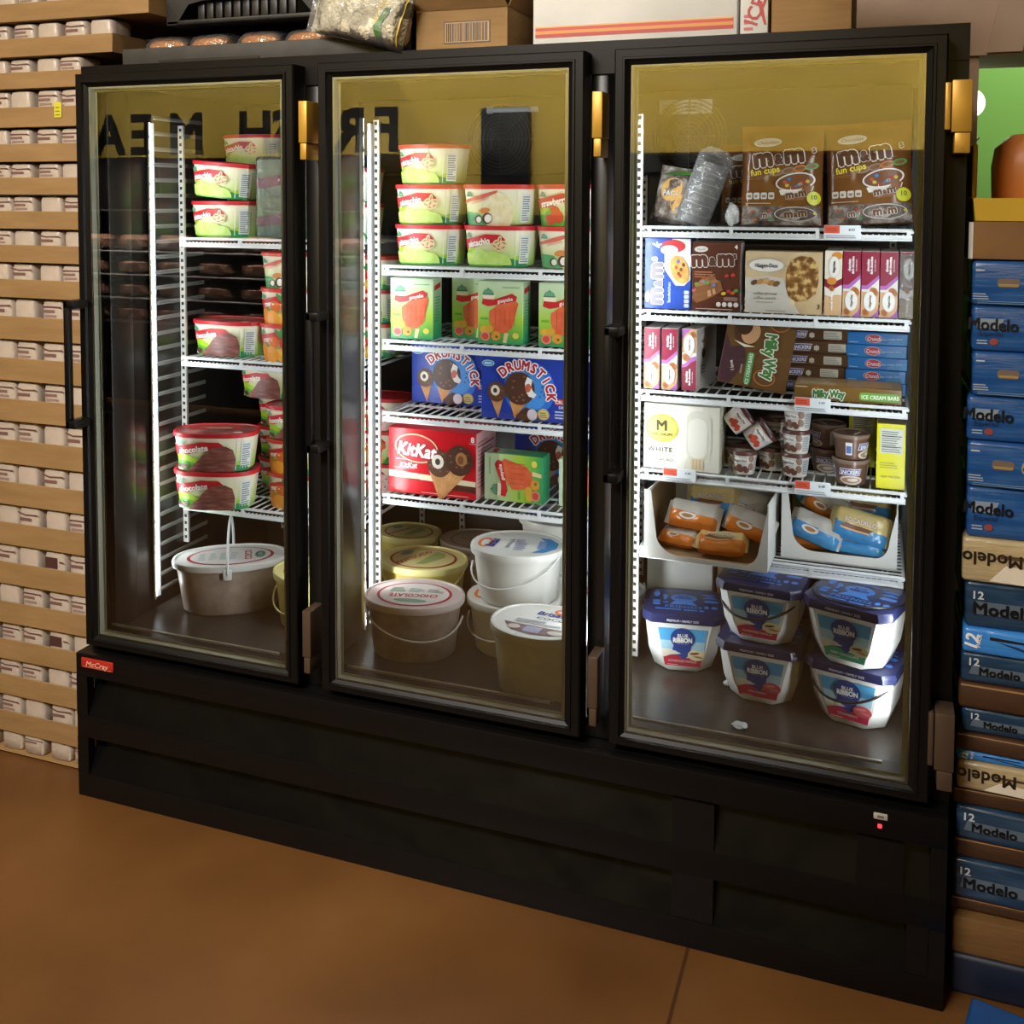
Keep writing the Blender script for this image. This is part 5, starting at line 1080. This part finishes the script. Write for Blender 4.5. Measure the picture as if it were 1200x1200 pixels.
for k in range(3): tub(('mango', 'chocolate', 'mango')[k], '%s tub at the right end of the left door middle shelf' % ('lowest mango', 'chocolate', 'uppermost mango')[k], .56, .60, z+.1*k, -2)
z = .7225
tub('chocolate', 'lower of two big chocolate tubs jutting over the left door lowest shelf', .168, .362, z, 16, (1.2, 1.1, 1.12))
tub('chocolate', 'upper of two big chocolate tubs jutting over the left door lowest shelf', .168, .362, z+.1125, 18, (1.2, 1.1, 1.12))
for k in range(3): tub('chocolate', 'chocolate tub behind the jutting pair, %s of the rear stack' % ('bottom', 'middle', 'top')[k], .27, .60, z+.1*k, 3, (1, 1, .99))
for k in range(3): tub(('mango', 'mango', 'chocolate')[k], '%s on the left door lowest shelf, beside the jutting pair' % ('bottom mango tub', 'upper mango tub', 'chocolate tub over mango')[k], .395, .455, z+.1*k, -3+2*k, (1, 1, .99))
tub('chocolate', 'chocolate tub topmost under the left door middle shelf', .255, .53, z+.3, -2, (1, .98, .99))
for k in range(3): tub(('strawberry', 'mango', 'strawberry')[k], '%s at the right end of the left door lowest shelf' % ('lowest strawberry tub', 'mango tub', 'uppermost strawberry tub')[k], .57, .66, z+.1*k, 0, (.9, 1, 1))
# cling-filmed bundle
def bundle():
    t = thing('wrapped_bundle', 'cling-wrapped green and red bundle, left door top shelf beside the door edge', 'bundle'); mb = MB(); W, D, H = .13, .13, .225
    mb.rbox(-W/2, W/2, -D/2, D/2, 0, H, 'guava', .004); f = Print(mb, plane((-W/2, -D/2, 0), (1, 0, 0), (0, 0, 1))); f.poly([(.004, .03), (.12, .045), (.12, .075), (.004, .06)], RED, 1).poly([(.004, .14), (.12, .155), (.12, .185), (.004, .17)], RED, 1).ell(.06, .11, .03, .02, 'scoop_green', 1); mb.build('contents', t)
    mb = MB(); mb.rbox(-W/2-.005, W/2+.005, -D/2-.005, D/2+.005, 0, H+.01, 'poly_white', .012, 3); mb.build('clear_film', t); return t
o = bundle(); o.location = (.378, .43, 1.5125); o.rotation_euler = (0, 0, R(-10))
BK = {k: Proto(bucket, k) for k in ('choc', 'yellow', 'white', 'coco', 'oval', 'cocoa')}
def bkt(k, label, x, y, z, rz=0, s=(1, 1, 1)): return BK[k].put(label, (x, y, z), rz, 'ice cream buckets', None, s)
FZ = .4305
bkt('oval', 'long oval frosted bucket with its flat white handle up, left door floor', .222, .345, FZ, 30)
bkt('yellow', 'yellow bucket at the right edge of the left door floor', .518, .315, FZ, -20, (.95, .95, 1))
bkt('cocoa', 'frosted bucket behind the oval one, lower of two, left door floor', .40, .63, FZ, 0)
bkt('choc', 'white-lidded bucket behind the oval one, upper of two, left door floor', .40, .63, FZ+.154, 0, (.94, .94, .78))
# middle door
z = 1.4475
for k in range(3): tub('pistachio', '%s pistachio tub in the triple stack at the left of the middle door' % ('bottom', 'middle', 'top')[k], .822+.004*(k == 2), .452+.004*k, z+.1095*k, (-3, 2, -9)[k], (1, 1, 1.09))
tub('pistachio', 'pistachio tub under the coconut tub in the middle of the middle door', 1.03, .452, z, -3, (1, 1, 1.09))
tub('coconut', 'coconut tub resting on a pistachio tub, middle door top shelf', 1.028, .452, z+.1095, 2, (1, 1, 1.09))
tub('coconut', 'coconut tub under the strawberry tub, right side of the middle door', 1.238, .455, z, 3, (1, 1, 1.09))
tub('strawberry', 'strawberry tub over a coconut tub, right side of the middle door', 1.236, .455, z+.1095, 0, (1, 1, 1.09))
z = 1.2415; gb = Proto(guava_box)
for k, (x, y, r, l) in enumerate(((.79, .415, 1, 'green fruit bar box with a glare, leftmost on its shelf in the middle door'), (.945, .485, 0, 'green fruit bar box half hidden behind the next one to its right'), (1.051, .413, 0, 'green fruit bar box in the middle of the row, its narrow side showing'), (1.222, .413, 1, 'green fruit bar box cut by the right edge of the middle door'))):
    gb.put(l, (x, y, z), r, 'green fruit bar boxes')
z = 1.0415; db = Proto(drum_box)
db.put('blue cone box farther back with a bright glare, left of its pair', (.866, .568, z), 0, 'blue cone boxes')
db.put('blue cone box at the front right of its shelf in the middle door', (1.132, .442, z), 0)
db.put('blue cone box behind the green box lying on its side, middle door', (1.15, .66, .8115), 0)
o = kitkat_box(); o.location = (.852, .457, .8115); tag(o, 'red box of eight chocolate ice cream cones, middle door lowest shelf', 'ice cream box')
gb.put('green fruit bar box lying on its side beside the red cone box', (1.166, .435, .876), 0, rot=(0, R(-90), 0))
gb.put('green fruit bar box on its side, at the right edge behind the door frame', (1.375, .445, .876), 0, rot=(0, R(-90), 0))
bkt('choc', 'chocolate bucket with a hanging wire handle, front left of the middle door floor', .856, .262, FZ, 10)
bkt('yellow', 'yellow bucket with a red oval lid ring, behind the chocolate bucket', .765, .515, FZ, 4)
bkt('cocoa', 'brown bucket with a brown lid, farthest back at the left, middle door floor', .86, .725, FZ, 3, (.95, .9, 1))
bkt('cocoa', 'brown bucket peeking out left of the white bucket stack', .955, .585, FZ, 0, (.55, .55, 1))
bkt('yellow', 'dim yellow bucket against the back, left side of the middle door', .62, .72, FZ, 0, (.8, .8, 1))
bkt('white', 'lower white bucket of the front stack of two, middle door floor', 1.098, .37, FZ, 8)
bkt('white', 'upper white bucket of the front stack, wire handle slanting, middle door', 1.112, .362, FZ+.1435, 10)
bkt('white', 'lower white bucket of the rear stack, middle door floor', 1.16, .632, FZ, 0)
bkt('white', 'upper white bucket of the rear stack, lid under the wire shelf', 1.15, .632, FZ+.1435, 175)
bkt('white', 'white bucket at the right edge behind the coconut bucket', 1.325, .50, FZ, 30, (.8, .8, 1))
bkt('coco', 'tall white-lidded coconut bucket at the front right of the middle door floor', 1.238, .172, FZ, -4)
# right door
cb = Proto(candy_bag); z = 1.564
cb.put('brown candy cup bag, shaded, left of its pair on the top right shelf', (1.768, .425, z), 2, 'brown candy cup bags', rot=(R(-4), R(0), R(2)))
cb.put('brown candy cup bag, brighter and leaning, right end of the top right shelf', (1.974, .42, z+.006), 0, rot=(R(-6), R(-3), R(-2)))
cb.put('dim brown candy cup bag behind the clear bag of cups', (1.69, .56, z), 0, rot=(R(-3), 0, R(3)), scale=(.9, 1, .85))
def cupbag():
    t = thing('cup_bag', 'clear bag holding a leaning column of white-rimmed black cups, top right shelf', 'bag'); 
    for k in range(6):
        mb = MB(); r = .034; N = 28; z0 = .004+.0335*k
        mb.loft([sring(r*.84, r*.84, 2, N, z0), sring(r, r, 2, N, z0+.031)], '#3f3c3c/0.3', True, False); mb.loft([sring(r*q, r*q, 2, N, z0+zz) for q, zz in ((1, .029), (1.05, .0295), (1.05, .0325), (1, .033))], '#d9d8d6/0.3', True, True)
        P = Print(mb, lambda u, v, h, z0=z0: Vector((r*.96*sin(u/r)*(1+h), -r*.96*cos(u/r)*(1+h)-h, z0+v)), .006); P.text('Breyers', .0, .016, .009, '#cfcfcf', 2, 4, .02, .2) if k in (1, 3, 4) else P.rect(-.02, .008, .012, .022, '#8a8a8a', 1)
        mb.build('cup', t)
    mb = MB(); N = 28; b = []
    for k, z0 in ((.3, 0), (1.12, .006), (1.14, .1), (1.14, .2), (.9, .225), (.5, .25)): b.append([Vector((.038*k*cos(2*pi*i/N)*(1 if z0 < .21 else 1.3), .038*k*sin(2*pi*i/N)*(1 if z0 < .21 else .3), z0)) for i in range(N)])
    mb.loft(b, 'poly_cup', True, False); mb.build('clear_film', t); return t
o = cupbag(); o.location = (1.548, .415, 1.566); o.rotation_euler = (0, R(20), R(6)); o.scale = (1, 1, .8)
mb = MB(); fn = pillow(mb, .15, .15, .07, 'ribbonbag', 16, 18, .015, .10, 12, back='mmbrown'); P = Print(mb, fn, .012, .0008)
P.ell(-.015, .085, .035, .032, 'cookie', 1, 20).ell(.02, .05, .03, .026, 'cookie', 1, -20).poly([(-.06, .12), (.03, .135), (.03, .145), (-.06, .135)], '#5a9a48', 1).text('PACK', -.015, .075, .014, '#e9e9e6', 4, 8, .04, 0, 1, 1, '#6a6a68')
o = mb.build('cookie_bag'); o.location = (1.487, .48, 1.564); o.scale = (.8, .9, 1); o.rotation_euler = (R(-12), R(10), R(-4)); tag(o, 'crinkled clear cookie bag with a green band, left end of the top right shelf', 'bag')
b = bmesh.new(); bmesh.ops.create_icosphere(b, subdivisions=3, radius=.5); rnd = random.Random(2)
for v in b.verts: v.co = Vector((v.co.x*.035, v.co.y*.03, v.co.z*.06))*(1+.15*sin(v.co.x*9+v.co.z*7)*cos(v.co.y*8))
def ice(name, label, loc, s):
    me = bpy.data.meshes.new(name); b.to_mesh(me); me.materials.append(MAT('frost')); o = bpy.data.objects.new(name, me); COL.objects.link(o); o.location = loc; o.scale = s; return tag(o, label, 'ice')
ice('ice_lump', 'white lump of ice leaning between the candy bags and clear bag, top right shelf', (1.652, .42, 1.592), (1, 1, .95))
ice('ice_lump', 'small white ice piece on the freezer floor between the blue-lidded tubs', (1.668, .345, .4375), (.62, .7, .22))
ice('ice_lump', 'flat melting ice piece on the freezer floor before the middle tub stack', (1.722, .155, .4345), (1.0, 1.1, .13))
z = 1.3545
o = mm_blue(); o.location = (1.5, .408, z); tag(o, 'blue cookie sandwich box with sideways lettering, left end of its shelf', 'ice cream box')
o = mm_brown(); o.location = (1.62, .408, z); tag(o, 'brown candy ice cream bar box with a large 4, beside the blue box', 'ice cream box')
o = hd_gold(); o.location = (1.780, .405, z); tag(o, 'gold and grey almond coffee bar box with a nutty chocolate bar picture', 'ice cream box')
HD = {k: Proto(hd_slim, k) for k in ('maroon', 'flipped', 'cream', 'vanilla')}
G = 'slim bar boxes standing end-on'
HD['cream'].put('slim bar box with cream top half and maroon base, right of gold box', (1.895, .448, z), 0, G)
for k in range(3): HD['maroon'].put('%s maroon slim bar box to the right of the cream-topped one, upper shelf' % ORD[k], (1.9362+.0413*k, .448, z), 0, G)
HD['vanilla'].put('slim bar box wrapped in pale film at the far right, upper shelf', (2.0612, .450, z), 0, G)
mb = MB(); mb.rbox(-.0202, .0202, -.002, .0, .002, .15, 'poly_white', .0008, 1); o = mb.build('film_sheet'); o.location = (2.0612, .3735, z); tag(o, 'milky film sheet over the rightmost slim bar box', 'film')
z = 1.1515
HD['maroon'].put('maroon slim bar box at the far left of the third shelf', (1.4625, .448, z), 0, G)
HD['maroon'].put('maroon slim bar box second from the left on the third shelf', (1.5075, .448, z), 0, G)
HD['flipped'].put('slim bar box turned to show its grey side, third shelf', (1.568, .455, z), -10, G)
o = milky_box(); o.location = (1.705, .404, z+.0132); o.rotation_euler = (R(-10), R(9), R(3)); tag(o, 'brown chocolate bar box standing tilted, green lettering running down, third shelf', 'ice cream box')
fb = {k: Proto(flat_box, k) for k in ('snick', 'crunch', 'long')}
G = 'flat bar boxes in piles'
fb['long'].put('long brown bar box with green panel lying across the third shelf front', (1.932, .425, z), 0, G)
for k in range(5): fb['snick'].put('flat brown bar box, %s from the bottom of the brown pile' % ORD[k], (1.845+(0, -.004, .006, .012, .004)[k], .56, z+.0317*k), (0, 1, -1, 3, 0)[k], G)
for k in range(5): fb['crunch'].put('flat blue bar box, %s from the bottom of the blue pile' % ORD[k], (1.995+(0, -.003, .002, -.002, .001)[k], .555, z+.0307*k), (0, 1, -1, 1, 0)[k], G)
z = .9515
o = magnum_box(); o.location = (1.541, .420, z); tag(o, 'white bar box with a large M on a yellow oval, fourth shelf', 'ice cream box')
CP = {k: Proto(cup, k) for k in ('snick', 'berry', 'choc')}
G = 'small ice cream cups'
CP['choc'].put('white cup standing alone at the front, brown picture, right of white bar box', (1.688, .408, z), 0, G)
CP['choc'].put('dim cup behind and left of the lone front cup', (1.658, .485, z), 20, G)
CP['choc'].put('white cup under the lower slanting cup, its fine print facing out', (1.752, .468, z), -40, G)
CP['berry'].put('upper of two slanting strawberry cups, right of white bar box', (1.652, .425, 1.062), 0, G, rot=(0, R(52), R(10)))
CP['berry'].put('lower of two slanting strawberry cups, right of white bar box', (1.702, .425, 1.026), 0, G, rot=(0, R(52), R(6)))
for k in range(3): CP['choc'].put('white cup in the straight column of three, %s' % ('bottom', 'middle', 'top')[k], (1.812+.002*k, .43, z+.0573*k), (-24, -30, -26)[k], G)
for k in range(2): CP['choc'].put('dim cup at the back behind the slanting cups, %s' % ('lower', 'upper')[k], (1.755, .56, z+.0573*k), 0, G)
CP['snick'].put('brown cup with purple lettering at the front of the brown cups, lower', (1.942, .412, z), 4, G)
CP['snick'].put('brown cup with a barcode, on the front brown cup', (1.942, .412, z+.0605), 70, G)
for k in range(3):
    if k < 2: CP['snick'].put('brown cup in the rear brown stack, %s' % ('lower', 'upper')[k], (1.885, .505, z+.0605*k), (0, -60)[k], G)
yb = Proto(yellow_box)
yb.put('bright yellow box with a white panel at the right end of the fourth shelf', (2.032, .448, z), 0, 'yellow boxes')
yb.put('dim yellow box at the back, behind the brown cups', (1.965, .64, z), 0, 'yellow boxes')
# display cartons with wrapped ice-cream sandwiches
z = .7515
o = tray_box(.298, .33, .168, .012); o.location = (1.622, .442, z); o.rotation_euler = (0, 0, R(-2)); o['label'] = 'white display carton with scooped front, left one, jutting over the lowest right shelf'
o = tray_box(.268, .28, .165, .022); o.location = (1.918, .54, z); o['label'] = 'white display carton with scooped front, right one, set back on its shelf'
SW = {k: Proto(sandwich_pack, *v) for k, v in {'o': ('orangefilm', 'clearfilm', ''), 'b': ('bluefilm', 'clearfilm', ''), 'c': ('orangefilm', 'creamfilm', 'BOCADILLO'), 'd': ('bluefilm', 'creamfilm', 'BOCADILLO')}.items()}
G = 'wrapped ice cream sandwiches in the cartons'
L_, R_ = 'left display carton', 'right display carton'
for k, x, y, zz, r, s, l in (
    ('c', 1.648, .335, z+.006, (R(14), 0, R(3)), 1, 'cream and orange sandwich pack at the front bottom of the '+L_), ('o', 1.540, .36, z+.006, (R(20), 0, R(-14)), .8, 'orange pack in the front left corner of the '+L_),
    ('o', 1.572, .39, z+.055, (R(38), R(3), R(-4)), 1.08, 'shiny orange pack lying on top at the left of the '+L_), ('o', 1.708, .40, z+.05, (R(48), R(14), R(-6)), 1, 'orange pack tilting down to the right in the '+L_),
    ('d', 1.60, .50, z+.075, (R(58), 0, R(4)), 1.05, 'blue and cream pack behind the orange one in the '+L_), ('b', 1.69, .52, z+.07, (R(62), R(8), R(-10)), 1, 'blue pack at the back of the '+L_),
    ('c', 1.60, .56, z+.006, (0, 0, R(10)), 1, 'buried pack on the bottom of the '+L_), ('o', 1.722, .50, z+.03, (R(80), R(70), R(0)), .95, 'orange pack standing on end at the right of the '+L_),
    ('d', 1.965, .46, z+.058, (R(58), R(10), R(-3)), 1.12, 'cream pack with a chocolate bar picture, front right of the '+R_), ('d', 1.965, .455, z+.006, (R(24), R(2), R(-3)), 1, 'blue pack at the front bottom right of the '+R_),
    ('b', 1.862, .45, z+.04, (R(46), R(16), R(-8)), 1.05, 'bright blue pack at the front left of the '+R_), ('c', 1.845, .47, z+.004, (R(16), 0, R(5)), .95, 'cream pack low at the front left of the '+R_),
    ('o', 1.885, .53, z+.085, (R(55), R(22), R(-16)), .9, 'orange crumpled pack above the blue one in the '+R_), ('b', 1.842, .565, z+.09, (R(72), R(62), R(0)), .85, 'blue pack standing on end at the left of the '+R_),
    ('d', 1.97, .58, z+.085, (R(62), R(2), R(4)), 1.1, 'blue pack at the back right of the '+R_)):
    SW[k].put(l, (x, y+.012, zz+.009), 0, G, rot=r, scale=(s, s, s))
mb = MB(); P = None; mb.rbox(0, .05, 0, .1, 0, .10, '#5a4a8a', .003); Print(mb, plane((0, 0, 0), (1, 0, 0), (0, 0, 1))).ell(.026, .07, .02, .024, '#b8607a', 1).text('ICE', .026, .07, .016, '#e9dfe6', 3, 60, .03)
o = mb.build('ice_cream_box'); o.location = (1.4425, .70, .812); o.location = (1.421, .65, .7515); tag(o, 'small purple box wedged left of the left display carton', 'ice cream box')
# blue-lidded tubs on the floor of the right door
RT = {}
def rib(f, h, label, x, y, zz, rz):
    k = (f, h); RT.setdefault(k, Proto(ribbon_tub, f, h)); return RT[k].put(label, (x, y, zz), rz, 'squared tubs with navy lids', None, (1, 1, .935) if 'stack' in label else None)
rib('vanilla', None, 'navy-lidded white tub standing alone at the left, right door floor', 1.538, .448, FZ, 9)
rib('strawberry', None, 'lower navy-lidded tub of the middle stack, strawberry, right door floor', 1.752, .352, FZ, -4)
rib('vanilla', 'front', 'upper navy-lidded tub of the middle stack, black handle across its label', 1.752, .346, FZ+.1475, -6)
rib('strawberry', 'front', 'lower navy-lidded tub of the right stack, black handle across its label', 1.970, .312, FZ, -14)
rib('mint', 'top', 'upper navy-lidded tub of the right stack with a green label band', 1.966, .29, FZ+.1475, -18)
o = MB().rbox(-.09, .09, -.07, .07, 0, .225, 'card_white', .004).build('carton'); o.location = (1.50, .66, FZ); tag(o, 'plain grey-white carton behind the lone navy-lidded tub', 'carton')
mb = MB(); mb.rbox(-.07, .07, -.05, .05, 0, .235, 'card', .006); Print(mb, plane((-.07, -.05, 0), (1, 0, 0), (0, 0, 1))).text('FROZEN', .06, .212, .012, '#7a5a3a', 2, 2, .02)
o = mb.build('paper_carton'); o.location = (1.668, .66, FZ); tag(o, 'brown paper carton behind the lone navy-lidded tub, right of the pale carton', 'carton')
